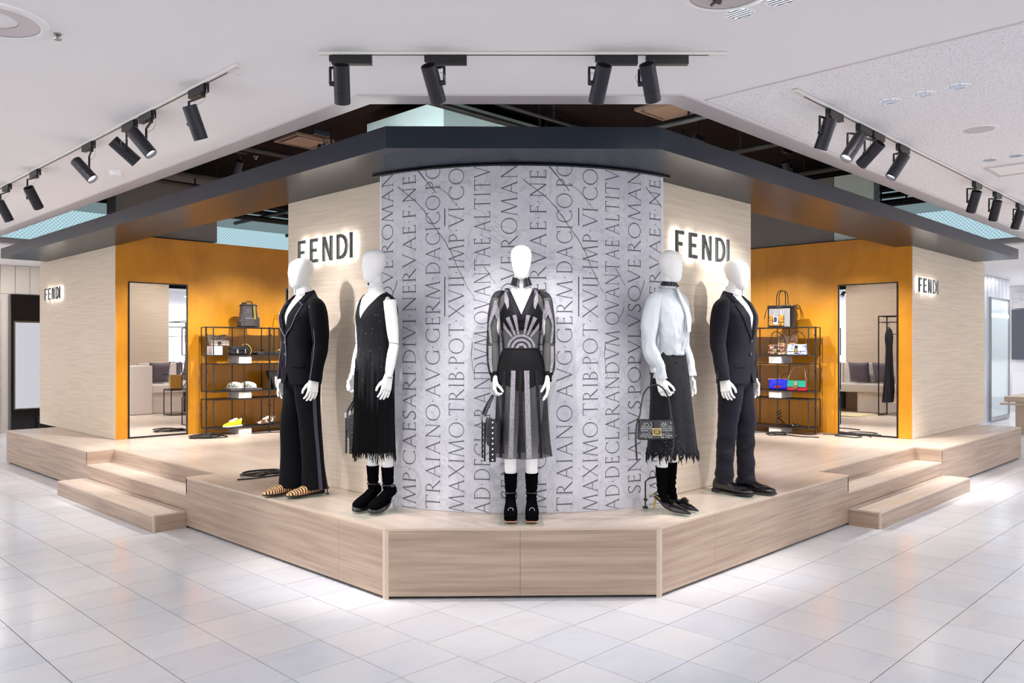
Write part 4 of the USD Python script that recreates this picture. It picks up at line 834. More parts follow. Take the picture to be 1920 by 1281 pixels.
# ---------- two men
JACK = [(.872, .008, 0, .126, .190, 2.4), (1.0, .008, 0, .126, .186, 2.4), (1.12, .012, 0, .118, .172, 2.3), (1.26, .014, 0, .128, .186, 2.3), (1.38, .012, 0, .134, .200, 2.3), (1.455, -.004, 0, .116, .205, 2.3), (1.51, -.018, 0, .088, .188, 2.2), (1.545, -.028, 0, .070, .135, 2.1), (1.572, -.030, 0, .062, .085, 2.0)]
def man(name, label, loc, rz, velvet):
    t = Thing(name, label, 'mannequin', loc=loc, rz=rz, group=None)
    cl, dk = ('velvet', 'velvet') if velvet else ('suit', 'suit_dark')
    sx = .05 if velvet else -.05
    wr = (.030, .224, .905)
    arms = {s: arm(s, (-.012, .185, 1.485), (-.020, .226, 1.19), wr, (.034, .040, .040, .038, .040, .028)) for s in (1, -1)}
    legs = [leg(1, -sx, .088, .93, .10, (.055, .055, .045, .045, .042, .036)), leg(-1, sx, .088, .93, .10, (.055, .055, .045, .045, .042, .036))]
    t.add('body', body(True, arms, legs), 'mannequin', smooth=50, label='white mannequin figure with egg-shaped head and jointed hands')
    t.add('wrist_joint', cat([tube([np.array(wr) * (1, s, 1) + .0291 * np.array([math.cos(a), math.sin(a), -.05 * math.cos(a)]) for a in np.linspace(0, 6.283, 25)[:-1]], .0012, 5, True) for s in (1, -1)]), 'mannequin_joint')
    # shirt under the jacket
    sh = [(z, cx, cy, rx - .012, ry - .012, p) for z, cx, cy, rx, ry, p in JACK[1:-1]] + [(1.56, -.024, 0, .066, .074, 2.0), (1.60, -.014, 0, .0615, .064, 2.0)]
    shirt = t.add('shirt', wrinkle(loft(sh, 56, 60), .0015, (9, 9, 5), 4), 'shirt_white', smooth=60, label='white buttoned shirt with a small stand collar')
    wings = []
    for s in (1, -1):
        a = np.linspace(.12, 2.6, 20); lo = np.c_[-.012 + .066 * np.cos(a), s * .068 * np.sin(a), 1.572 - .012 * np.cos(a)]; hi = np.c_[-.006 + .0635 * np.cos(a), s * .066 * np.sin(a), 1.622 - .020 * np.cos(a)]
        R = np.stack([lo, hi, hi + (hi - [[-.006, 0, 0]] * np.array([1, 1, 0])) * np.array([.04, .04, 0]), lo + (lo - [[-.012, 0, 0]]) * np.array([.10, .10, 0])], 1); R[:, :, 2] += np.array([0, 0, .0, 0])
        wings.append(fixo(ring_mesh(R)))
    t.add('shirt_collar', cat(wings), 'shirt_white', smooth=50, parent=shirt)
    front = surf(sh)
    t.add('shirt_button', cat([move(trimesh.creation.icosphere(2, .0045), front(np.array([[0.0, z]]), .001)[0]) for z in (1.545, 1.47, 1.395, 1.32)]), 'satin_white', parent=shirt)
    zv = 1.275 if velvet else 1.235
    cuts = [prism_x(sg.Polygon([(0, zv), (.092, 1.60), (.06, 1.70), (-.06, 1.70), (-.092, 1.60)]), .0, .5), prism_x(sg.Polygon([(.004, .96), (.030, .90), (.075, .84), (-.05, .84), (-.018, .90)]), .0, .5)]
    jk = shell(JACK, .007, cuts); jk = T3(jk.refine_to_length(.02)); jk = wrinkle(jk, .004, (7, 7, 4), 11, lambda v: np.clip((1.45 - v[:, 2]) * 4, 0, 1))
    j = t.add('jacket', jk, cl, smooth=45, label='dark velvet blazer with pale piped edges' if velvet else 'dark blue-grey two-button suit jacket')
    fj = surf(JACK); lap, edge = [], []
    for s in (1, -1):
        P = lambda *q: sg.Polygon([(s * a, b) for a, b in q])
        lp = [(.002, zv - .035), (.010, zv), (.088, 1.568), (.098, 1.545), (.092, 1.50), (.142, 1.475), (.128, 1.40), (.085, 1.31)]
        cl_ = [(.080, 1.545), (.092, 1.572), (.110, 1.568), (.132, 1.515), (.128, 1.497), (.094, 1.508)]
        lap += [patch(P(*lp), fj, .008, .03), patch(P(*cl_), lambda q, h: fj(q, h + .004), .009, .03)]
        edge.append(tube(fj(np.array([(s * a, b) for a, b in ((.092, 1.50), (.142, 1.475), (.128, 1.40), (.085, 1.31), (.040, zv - .005), (.002, zv - .04), (-.001 * s, 1.10), (.0, 1.0))]), .009), .0036, 6))
    lp_ = t.add('lapel', cat(lap), cl, smooth=40, parent=j)
    if velvet: t.add('piping', cat(edge), 'velvet_highlight', smooth=60, parent=j, label='pale satin piping along the lapel edge')
    for s in (1, -1): t.add('pocket_flap', patch(sg.Polygon([(s * .075, 1.045), (s * .165, 1.035), (s * .163, .995), (s * .078, 1.003)]), fj, .006, .03), cl, parent=j)
    t.add('breast_pocket', patch(sg.Polygon([(.085, 1.375), (.150, 1.385), (.150, 1.368), (.085, 1.358)]), fj, .005, .03), dk, parent=j)
    for z in ((1.19, 1.10) if velvet else (1.20, 1.10)): t.add('button', cyl(fj(np.array([[-.012, z]]), .006)[0], fj(np.array([[-.012, z]]), .013)[0], .011, 16), 'button', parent=j)
    a = np.linspace(1.05, 2 * np.pi - 1.05, 40); up = 1.586 + .018 * -np.cos(a)
    C = np.stack([np.c_[-.022 + .073 * np.cos(a), .082 * np.sin(a), np.full(40, 1.54) + .012 * -np.cos(a)], np.c_[-.020 + .068 * np.cos(a), .072 * np.sin(a), up], np.c_[-.021 + .076 * np.cos(a), .080 * np.sin(a), up - .002], np.c_[-.024 + .094 * np.cos(a), .106 * np.sin(a), up - .050]], 1)
    t.add('collar', fixo(ring_mesh(C)), cl, smooth=50, parent=j)
    for s in (1, -1):
        p = np.array([(-.020, s * .105, 1.512), (-.017, s * .152, 1.500), (-.015, s * .186, 1.462), (-.016, s * .208, 1.39), (-.022, s * .222, 1.27), (-.022, s * .229, 1.19), (-.004, s * .231, 1.08), (.028, s * .226, .895)])
        sl = limb(p, (.030, .056, .072, .075, .069, .064, .058, .050), (.022, .040, .056, .061, .058, .054, .050, .043), 36, 60)
        sl = wrinkle(sl, .007, (8, 8, 11), 3 + s, lambda v: np.clip((1.42 - v[:, 2]) * 5, 0.15, 1))
        q = t.add('sleeve', sl, cl, smooth=60, parent=j)
        if velvet: t.add('piping', tube([(-.02 + .076, s * .193, 1.47), (.051, s * .223, 1.38), (.043, s * .239, 1.27), (.040, s * .246, 1.19), (.053, s * .247, 1.08), (.078, s * .242, .90)], .0028, 6), 'velvet_highlight', smooth=60, parent=j)
        else:
            t.add('cuff_button', cat([move(trimesh.creation.icosphere(2, .0065), (-.0 + .002 * k, s * .272, .915 + .019 * k)) for k in range(4)]), 'button', parent=j)
    # trousers
    wide = velvet; parts = [loft([(.80, .004, 0, .05, .08, 2.0), (.86, .004, 0, .095, .140, 2.2), (.93, .004, 0, .112, .162, 2.2), (1.0, .004, 0, .108, .158, 2.2), (1.06, .004, 0, .104, .150, 2.2)], 48, 20)]
    for (pp, _), s in zip(legs, (1, -1)):
        xk, xa = pp[2][0], pp[-1][0] + .016; y = .088 * s
        if wide: p, rx = [(.0, s * .080, .92), (.004, s * .084, .80), (xk, y, .55), (xa * .8, y, .30), (xa - .004, y, .055)], (.108, .102, .088, .088, .104)
        else: p, rx = [(.0, s * .080, .92), (.004, s * .084, .80), (xk, y, .55), (xa * .8, y, .30), (xa + .004, y, .075)], (.106, .100, .080, .072, .070)
        parts.append(limb(p, rx, [r * .86 for r in rx], 40, 80))
    tr = smooth_solid(U(*parts), .018, 6)
    tr = wrinkle(tr, .013 if not wide else .008, (8, 8, 13 if not wide else 3), 21, lambda v: np.clip((.95 - v[:, 2]) * 2, .1, 1))
    tp = t.add('trousers', tr, 'velvet' if velvet else 'suit', smooth=60, label='dark velvet flared trousers with a satin side stripe' if velvet else 'dark tapered suit trousers creased at the ankle')
    if velvet:
        for (pp, _), s in zip(legs, (1, -1)):
            xa = pp[-1][0] + .016
            zz = np.linspace(.90, .06, 24); ce = np.array([np.interp(q, [.055, .30, .55, .80, .92], v_) for v_ in ((xa - .004, xa * .8, pp[2][0], .004, 0),) for q in zz]); rr = np.interp(zz, [.055, .30, .55, .80, .92], (.104, .088, .088, .102, .108)) * .86
            yy = s * (np.interp(zz, [.8, .92], [.088, .080]) + rr + .006)
            R = [np.array([(c - .014, y, z), (c + .014, y, z), (c + .014, y - s * .012, z), (c - .014, y - s * .012, z)]) for c, y, z in zip(ce, yy, zz)]
            t.add('side_stripe', fixo(ring_mesh(R)), 'satin_tape', smooth=60, parent=tp)
    for (pp, _), s in zip(legs, (1, -1)):
        o = np.array([pp[-1][0] + .018, s * .088, .0098]); w = .042
        if velvet:
            up = shoe([(-.075, 0, .020, .018, .075), (-.060, 0, .034, .018, .105), (-.02, 0, .037, .016, .112), (.05, 0, .040, .010, .085), (.12, 0, .046, .008, .058), (.175, 0, .038, .010, .044), (.212, 0, .014, .014, .030)]); so = shoe([(-.078, 0, .025, .0, .018), (-.06, 0, .036, .0, .02), (.0, 0, .034, .0, .016), (.12, 0, .047, .0, .012), (.18, 0, .038, .002, .013), (.216, 0, .012, .006, .014)])
            f = t.add('shoe', move(up, o, s=1.08), 'zebra', smooth=60, label='tan and black zebra-striped pointed shoe')
            t.add('sole', move(so, o, s=1.08), 'dark_sole', smooth=50, parent=f); t.add('heel', move(rbox((-.082, -.034, 0), (-.025, .034, .04), .006), o), 'dark_sole', parent=f)
            t.add('strap', move(tube(spline([(-.05, -.042, .07), (-.085, 0, .082), (-.05, .042, .07), (.0, .046, .095)], 20), .006, 8), o), 'black_leather', smooth=60, parent=f)
        else:
            up = shoe([(-.085, 0, .020, .022, .080), (-.068, 0, .036, .020, .105), (-.02, 0, .039, .018, .108), (.05, 0, .041, .014, .090), (.11, 0, .048, .012, .066), (.18, 0, .043, .012, .050), (.222, 0, .022, .014, .038), (.232, 0, .008, .018, .028)]); so = shoe([(-.092, 0, .022, .0, .024), (-.07, 0, .040, .0, .024), (.0, 0, .038, .003, .02), (.11, 0, .051, .0, .016), (.18, 0, .046, .0, .016), (.228, 0, .022, .002, .017), (.238, 0, .008, .006, .016)])
            f = t.add('shoe', move(up, o, s=1.06), 'patent', smooth=60, label='polished black leather loafer')
            t.add('sole', move(so, o, s=1.06), 'dark_sole', smooth=50, parent=f); t.add('heel', move(rbox((-.092, -.037, 0), (-.028, .037, .028), .005), o), 'dark_sole', parent=f)
            t.add('apron_seam', move(tube(spline([(.03, -.04, .075), (.10, -.040, .060), (.165, -.026, .056), (.185, 0, .054), (.165, .026, .056), (.10, .040, .060), (.03, .04, .075)], 30), .0035, 6), o), 'black_leather', smooth=60, parent=f)
            t.add('vamp_strap', move(patch(sg.box(-.05, -.0, .05, .03), lambda q, h: np.c_[.045 + q[:, 1], q[:, 0] * .86, .094 - (q[:, 0] / .05) ** 2 * .03 - q[:, 1] * .35 + h], .004, .02), o), 'black_leather', parent=f)
    return t
mp = 'mannequin'
m1 = man('suited_mannequin', 'mannequin in a black velvet suit and zebra-striped shoes, leftmost on the platform', (3.352, 5.595, P + .0005), math.pi, True)
plate(m1, -.20, .235, -.20, .20)
m1.add('stand_rod', cat([cyl((-.125, .16, .0098), (-.125, .16, .018), .016, 14), tube([(-.125, .16, .012), (-.125, .16, .075), (-.105, .12, .115), (-.09, .09, .12)], .005, 8), cyl((-.135, .16, .058), (-.108, .16, .058), .009, 10)]), 'black_metal', smooth=40)
m2 = man('suited_mannequin', 'mannequin in a plain dark suit and polished black loafers, rightmost on the platform', (5.80, 3.225, P + .0005), -math.pi / 2, False)
plate(m2, -.20, .225, -.21, .22)
# ---------- three women
def woman_shoe(t, o, s, kind, fx=0.0):
    """o: point under the ankle on the plate; kind picks the shoe"""
    o = np.array(o, float)
    M = lambda m: move(m, o)
    if kind == 'platform':      # closed clog on a high block heel with platform sole
        up = shoe([(-.075, 0, .022, .105, .155), (-.05, 0, .030, .095, .175), (.0, 0, .034, .075, .150), (.05, 0, .041, .045, .115), (.10, 0, .045, .032, .090), (.135, 0, .034, .032, .066), (.148, 0, .012, .036, .05)])
        f = t.add('shoe', M(up), 'sock', smooth=60, label='black platform clog with a horsebit-like metal loop')
        so = shoe([(.02, 0, .036, .006, .014), (.05, 0, .043, .0, .011), (.09, 0, .045, .0, .011), (.125, 0, .040, .002, .012), (.146, 0, .024, .006, .014), (.152, 0, .010, .010, .015)]); t.add('platform_sole', M(shoe([(-.02, 0, .032, .055, .078), (.03, 0, .040, .012, .052), (.07, 0, .044, .009, .040), (.12, 0, .042, .010, .036), (.146, 0, .024, .013, .036), (.153, 0, .010, .016, .034)])), 'sock', smooth=50, parent=f)
        t.add('sole', M(so), 'tan_sole', smooth=50, parent=f); t.add('heel', M(T3(m3.Manifold.batch_hull([MF(box((-.085, -.03, .0), (-.035, .03, .01))), MF(box((-.082, -.030, .09), (-.015, .030, .115)))]))), 'sock', smooth=30, parent=f)
        a = np.linspace(-.2, np.pi + .2, 16); t.add('bit', M(tube(np.c_[.118 - .02 * np.sin(a) * .3, .016 * np.cos(a), .078 + .016 * np.sin(a)], .003, 8)), 'steel', smooth=60, parent=f)
        t.add('ankle_strap', M(tube([(-.02 + .046 * math.cos(q), .036 * math.sin(q), .172) for q in np.linspace(0, 6.28, 25)[:-1]], .006, 8, True)), 'black_leather', smooth=60, parent=f)
    elif kind == 'plexi':       # platform pump on a clear sculpted heel with a buckled strap
        up = shoe([(-.072, 0, .022, .115, .165), (-.05, 0, .030, .100, .180), (.0, 0, .033, .075, .160), (.05, 0, .040, .045, .122), (.10, 0, .044, .034, .092), (.135, 0, .034, .032, .068), (.150, 0, .012, .036, .05)])
        f = t.add('shoe', M(up), 'sock', smooth=60, label='black platform pump with a clear sculpted heel')
        t.add('sole', M(shoe([(-.02, 0, .030, .055, .078), (.03, 0, .040, .008, .052), (.07, 0, .044, .0, .042), (.12, 0, .042, .0, .038), (.150, 0, .020, .006, .038)])), 'patent', smooth=50, parent=f)
        t.add('clear_heel', M(cat([tube(spline([(-.075, 0, .125), (-.092, 0, .09), (-.078, 0, .04), (-.085, 0, .004)], 16), np.linspace(.016, .010, 16), 10), tube(spline([(-.045, 0, .09), (-.060, 0, .05), (-.065, 0, .004)], 12), .009, 8)])), 'plexi', smooth=60, parent=f)
        t.add('ankle_strap', M(tube([(-.02 + .045 * math.cos(q), .038 * math.sin(q), .178 + .004 * math.cos(q)) for q in np.linspace(0, 6.28, 25)[:-1]], .0065, 8, True)), 'black_leather', smooth=60, parent=f)
        t.add('buckle', M(extrude(sg.box(-.011, -.010, .011, .010).difference(sg.box(-.007, -.006, .007, .006)), .004).apply_transform(np.array([[1, 0, 0, -.02], [0, 0, s, s * .040], [0, 1, 0, .180], [0, 0, 0, 1.]]))), 'steel', parent=f)
    else:                       # pointed slingback on a thin gilt heel
        up = shoe([(-.070, 0, .016, .085, .112), (-.055, 0, .026, .080, .108), (-.02, 0, .031, .060, .090), (.03, 0, .036, .024, .074), (.09, 0, .042, .006, .062), (.15, 0, .030, .003, .045), (.20, 0, .012, .003, .022), (.222, 0, .003, .005, .011)])
        f = t.add('shoe', M(up), 'patent', smooth=60, label='black pointed slingback pump on a thin gilt heel')
        t.add('heel', M(tube(spline([(-.062, 0, .092), (-.070, 0, .05), (-.068, 0, .002)], 12), np.linspace(.011, .0045, 12), 10)), 'gold_metal', smooth=60, parent=f)
        t.add('slingback', M(tube(spline([(.0, .036, .085), (-.06, .026, .112), (-.078, 0, .115), (-.06, -.026, .112), (.0, -.036, .085)], 24), .0035, 6)), 'gold_metal', smooth=60, parent=f)
        if s > 0:
            r_ = random.Random(5); hs = []
            for _ in range(220):
                d = np.array([r_.gauss(0, 1), r_.gauss(0, 1), abs(r_.gauss(.3, 1))]); d /= np.linalg.norm(d); hs.append(tube([np.array([.105, 0, .055]), np.array([.105, 0, .055]) + d * (.034, .040, .036)], (.0022, .0004), 3))
            t.add('pompom', M(cat([move(trimesh.creation.icosphere(2, .026), (.105, 0, .058))] + hs)), 'black_cloth', parent=f, kind='stuff', label='fluffy black pompom on the toe')
def socks(t, pp, rr, hi, lo=.085):
    """crumpled sock drawn over the leg from height hi down into the shoe"""
    zz = np.linspace(hi, lo, 16); o = np.argsort(pp[:, 2]); X = [np.interp(z, pp[o, 2], pp[o, 0]) + (.016 * np.clip((.16 - z) / .06, 0, 1)) for z in zz]; Y = [np.interp(z, pp[o, 2], pp[o, 1]) for z in zz]
    R = [max(np.interp(z, pp[o, 2], np.array(rr)[o]) + .0075, .0325) for z in zz]; p = np.c_[X, Y, zz]; q = limb(p, R, None, 32, 70); v = q.vertices; z = v[:, 2]
    d = .003 * np.sin(z * 150 + 1.3 * np.sin(np.arctan2(v[:, 1] - p[:, 1].mean(), v[:, 0] - p[:, 0].mean()) * 2 + z * 20)) * np.clip((hi - .05 - z) * 14, 0, 1)
    n = trimesh.Trimesh(v, q.faces, process=False).vertex_normals; t.add('sock', trimesh.Trimesh(v + n * d[:, None], q.faces, process=False), 'sock', smooth=60, label='black sock slouched at the ankle')
def collar_band(t, mt, z0, z1, cx0, r0, c2, r2, open_=0.05, name='collar_band', label=None):
    a = np.linspace(open_, 2 * np.pi - open_, 48)
    P = lambda c, rr, z, dz: np.c_[c + rr[0] * np.cos(a), rr[1] * np.sin(a), z + dz * -np.cos(a)]
    C = np.stack([P(cx0, r0, z0, .006), P(c2, r2, z1, .006), P(c2, (r2[0] + .005, r2[1] + .005), z1 - .001, .006), P(cx0, (r0[0] + .008, r0[1] + .008), z0 - .001, .006)], 1)
    return t.add(name, fixo(ring_mesh(C)), mt, smooth=40, label=label)
FL_R = (.078, .066, .046, .043, .040, .026)

# --- the beaded, fringed slip dress
w1 = Thing('dressed_mannequin', 'mannequin in a navy beaded slip dress with a long fringe, second from the left', 'mannequin', loc=(3.350, 4.640, P + .0005), rz=math.pi)
wa = (.035, .205, .945)
arms = {1: arm(1, (-.010, .160, 1.475), (-.02, .196, 1.175), wa), -1: arm(-1, (-.010, .160, 1.475), (-.02, .200, 1.175), (.035, .205, .945))}
legs = [leg(1, -.055, .062, .9, .15, FL_R), leg(-1, -.015, .062, .9, .15, FL_R)]
w1.add('body', body(False, arms, legs, (.7, 2.2)), 'mannequin', smooth=50, label='white mannequin figure with jointed arms')
mat('ivory_joint', srgb(196, 184, 164), .5)
def ring_on(p, q, r, w=.0022):
    p, q = np.array(p), np.array(q); d = (q - p) / np.linalg.norm(q - p); A = np.cross(d, [0, 1, 0]); A /= np.linalg.norm(A); B = np.cross(d, A)
    return tube([p + r * (math.cos(a) * A + math.sin(a) * B) for a in np.linspace(0, 6.283, 29)[:-1]], w, 6, True)
for s in (1, -1):
    p, r = arms[s]
    w1.add('arm_joint', ring_on(p[3], p[4], .0345), 'mannequin_joint', smooth=60); w1.add('arm_joint', ring_on(p[5], p[5] + (p[5] - p[4]), .0238), 'mannequin_joint', smooth=60)
SL = [(.43, .004, 0, .128, .168, 2.1), (.60, .002, 0, .122, .162, 2.1), (.80, .0, 0, .118, .160, 2.1), (1.0, -.004, 0, .114, .164, 2.2), (1.15, .002, 0, .100, .142, 2.1), (1.28, .008, 0, .104, .140, 2.1), (1.36, .014, 0, .106, .142, 2.1), (1.43, .006, 0, .096, .146, 2.1), (1.48, -.006, 0, .076, .154, 2.1), (1.518, -.013, 0, .062, .128, 2.1), (1.538, -.016, 0, .055, .095, 2.0)]
pl_mod = lambda a, z: np.clip((1.0 - z) * 1.5, 0, 1) * (.016 * np.sin(26 * a + 1.5 * np.sin(3 * a)) + .02 * np.sin(7 * a + z * 2))
holes_ = [prism_x(sg.Polygon([(0, 1.345), (.112, 1.52), (.125, 1.60), (-.125, 1.60), (-.112, 1.52)]), -.03, .5), prism_x(sg.Polygon([(0, 1.44), (.085, 1.60), (-.085, 1.60)]), -.5, .0)]
for s in (1, -1): holes_.append(MF(fixo(limb([(-.006, s * .230, 1.28), (-.006, s * .205, 1.38), (-.010, s * .190, 1.47), (-.012, s * .175, 1.545)], (.04, .062, .066, .05), (.05, .052, .05, .035), 28, 24))))
dr = shell(SL, .004, holes_, pl_mod, 120, 110)
d1 = w1.add('dress', T3(dr), 'dress_navy', smooth=60, label='navy slip dress with a deep V neck')
fs = surf(SL, pl_mod)
r_ = random.Random(12); beads = []
for _ in range(110):
    z = r_.uniform(.86, 1.42); T_ = tab(SL, 90); i = np.argmin(abs(T_[:, 0] - z)); a = r_.uniform(-1.7, 1.7)
    if z > 1.33 and abs(a) < .7: continue
    c, q = math.cos(a), math.sin(a); pos = (T_[i, 1] + (T_[i, 3] + .002) * c, (T_[i, 4] + .002) * q, z); beads.append(move(trimesh.creation.icosphere(1, r_.choice((.0018, .0018, .0028))), pos))
w1.add('beads', cat(beads), 'bead', parent=d1, kind='stuff', label='tiny silver beads scattered over the bodice')
fr = []
for k in range(420):
    a = k * 2 * math.pi / 420 + r_.uniform(-.006, .006); z0 = r_.choice((r_.uniform(.60, .80), r_.uniform(.7, 1.12))); zb = .405 + r_.uniform(-.035, .03) + .015 * math.sin(5 * a); k1 = 1 + pl_mod(a, .62); k2 = 1 + pl_mod(a, .45)
    P_ = [((.004 + (rx + .004) * kk * math.cos(a)), (ry + .004) * kk * math.sin(a), z) for z, rx, ry, kk in ((z0, float(np.interp(z0, [.6, .8, 1.0, 1.15], [.122, .118, .114, .1])), float(np.interp(z0, [.6, .8, 1.0, 1.15], [.162, .160, .164, .142])), 1.0 + pl_mod(a, z0)), (.62, .122, .162, k1), (.46, .128, .168, k2), (zb, .129 + r_.uniform(-.006, .006), .169 + r_.uniform(-.006, .006), k2))]
    if z0 < .66: P_ = P_[1:]
    fr.append(tube(P_, .0019, 3))
w1.add('fringe', cat(fr), 'fringe', parent=d1, kind='stuff', label='long dark fringe hanging past the hem')
for s in (1,): w1.add('shoulder_strap', tube(spline([(.012, s * .120, 1.512), (-.014, s * .160, 1.506), (-.044, s * .182, 1.45), (-.050, s * .180, 1.34), (-.045, s * .145, 1.24)], 24), .0085, 8), 'black_cloth', smooth=60, parent=d1)
collar_band(w1, 'cloth_hem', 1.578, 1.606, -.006, (.049, .052), .0, (.047, .050), .04, label='ivory neck band with a dark stone')
w1.add('neck_stone', move(trimesh.creation.icosphere(2, .012), (.046, .0, 1.592)), 'patent', smooth=True)
for (pp, _), s in zip(legs, (1, -1)):
    o = (pp[-1][0] + .016, s * .062, .0098)
    socks(w1, pp, FL_R, .318)
    woman_shoe(w1, o, s, 'plexi')
plate(w1, -.20, .195, -.15, .15)

# --- the sheer long-sleeved dress
w2 = Thing('dressed_mannequin', 'mannequin in a sheer black long-sleeved dress with lace bands, in the middle', 'mannequin', loc=(3.885, 3.735, P + .0005), rz=math.pi + math.atan2(FW[1], FW[0]))
wa = (.025, .174, .945)
arms = {s: arm(s, (-.010, .156, 1.480), (-.03, .184, 1.185), wa) for s in (1, -1)}
legs = [leg(s, 0, .070, .9, .15, FL_R) for s in (1, -1)]
w2.add('body', body(False, arms, legs, (.8, 1.9)), 'mannequin', smooth=50, label='white mannequin figure with egg-shaped head')
BRA = [(1.265, .010, 0, .092, .131, 2.1), (1.30, .016, 0, .104, .136, 2.1), (1.35, .022, 0, .109, .139, 2.1), (1.41, .012, 0, .096, .146, 2.1), (1.475, -.004, 0, .075, .150, 2.1), (1.52, -.012, 0, .062, .125, 2.1)]
bc = [prism_x(sg.Polygon([(0, 1.365), (.085, 1.56), (-.085, 1.56)]), -.5, .5)] + [prism_x(sg.Polygon([(s * .107, 1.56), (s * .108, 1.45), (s * .150, 1.36), (s * .30, 1.36), (s * .30, 1.56)]), -.5, .5) for s in (1, -1)]
w2.add('bra_top', T3(shell(BRA, .004, bc)), 'black_cloth', smooth=50, label='black triangle top under the sheer dress')
BRF = [(.90, 0, 0, .098, .148, 2.1), (.96, -.004, 0, .106, .160, 2.1), (1.0, -.006, 0, .109, .165, 2.1), (1.08, 0, 0, .094, .142, 2.1), (1.145, .004, 0, .079, .118, 2.1)]
w2.add('briefs', fixo(loft([(.855, 0, 0, .03, .03), (.875, 0, 0, .085, .075)] + BRF, 56, 40)), 'black_cloth', smooth=50, label='high-waisted black briefs under the sheer dress')
DT = [(1.13, .004, 0, .084, .124, 2.1), (1.25, .010, 0, .092, .132, 2.1), (1.35, .020, 0, .112, .144, 2.1), (1.42, .010, 0, .099, .152, 2.1), (1.478, -.004, 0, .080, .162, 2.1), (1.515, -.012, 0, .066, .140, 2.1), (1.542, -.016, 0, .057, .092, 2.0)]
vc = prism_x(sg.Polygon([(0, 1.350), (.062, 1.50), (.082, 1.60), (-.082, 1.60), (-.062, 1.50)]), .0, .5)
bd = fixo(loft(DT, 72, 80)); bd = T3(MF(bd) - vc); ce_ = bd.triangles_center; fn_ = bd.face_normals
inside = ((np.abs(ce_[:, 1]) < .083) & (ce_[:, 2] > 1.34) & (np.abs(fn_[:, 1]) > .5) & (ce_[:, 0] > .0) & (np.abs(fn_[:, 0]) < .2)) | (np.abs(fn_[:, 2]) > .97) | ((ce_[:, 0] < .002) & (fn_[:, 0] > .9))
bd.update_faces(~inside)
dress2 = w2.add('dress_bodice', bd, 'sheer', smooth=50, label='sheer black bodice with a V neck')
def wave_mod(a, z): return np.clip((1.12 - z) * 1.3, 0, 1) * (.070 * np.sin(9 * a + .8 * np.sin(2 * a) + 1.1 * (1 - z)) + .03 * np.sin(17 * a + 2))
SK = [(.428, .004, 0, .170, .192, 2.0), (.55, .004, 0, .155, .180, 2.0), (.72, .003, 0, .138, .172, 2.0), (.90, .0, 0, .124, .166, 2.1), (1.0, -.004, 0, .116, .166, 2.2), (1.08, 0, 0, .100, .146, 2.1), (1.135, .004, 0, .083, .123, 2.1)]
sk2 = w2.add('dress_skirt', loft(SK, 200, 60, wave_mod, cap=False), 'sheer', smooth=60, label='sheer gathered skirt of the black dress')
f_b, f_s = surf(DT), surf(SK, wave_mod)
nb = [patch(sg.Polygon([(s * .0, 1.348), (s * .064, 1.50), (s * .084, 1.548), (s * .112, 1.545), (s * .092, 1.49), (s * .020, 1.330), (0, 1.322)]), f_b, .003, .03) for s in (1, -1)]
w2.add('neck_border', cat(nb), 'sheer_thin', smooth=40, parent=dress2)
lb = []
cz = 1.142
def pol(r, th): return (r * math.sin(th), cz + r * math.cos(th))
for th in (-.66, -.42, -.20, .20, .42, .66):
    lb.append(sg.Polygon([pol(.098, th - .060), pol(.225, th - .062), pol(.225, th + .062), pol(.098, th + .060)]))
for r0, r1 in ((.020, .038), (.050, .068), (.078, .094)):
    an = np.linspace(-1.45, 1.45, 26); lb.append(sg.Polygon([pol(r0, q) for q in an] + [pol(r1, q) for q in an[::-1]]))
for s in (1, -1): lb.append(sg.Polygon([(s * .088, 1.545), (s * .108, 1.545), (s * .112, 1.46), (s * .092, 1.40), (s * .080, 1.42)]))
lb = [q.intersection(sg.box(-.118, cz + .002, .118, 1.56)) for q in lb]
for q in lb: w2.add('lace_inset', patch(q, f_b, .0022, .02), 'lace_band', smooth=40, parent=dress2)
for y0, y1, w in ((-.052, -.070, .015), (.034, .050, .017), (-.108, -.135, .010), (.100, .128, .010), (-.006, -.012, .008)):
    zz = np.linspace(.435, 1.0, 12); cen = np.interp(zz, [.435, 1.0], [y1, y0]); pg = sg.Polygon([*zip(cen - w, zz), *zip((cen + w)[::-1], zz[::-1])]); w2.add('lace_inset', patch(pg, f_s, .003, .02), 'lace_band' if w > .012 else 'lace_black', smooth=40, parent=sk2)
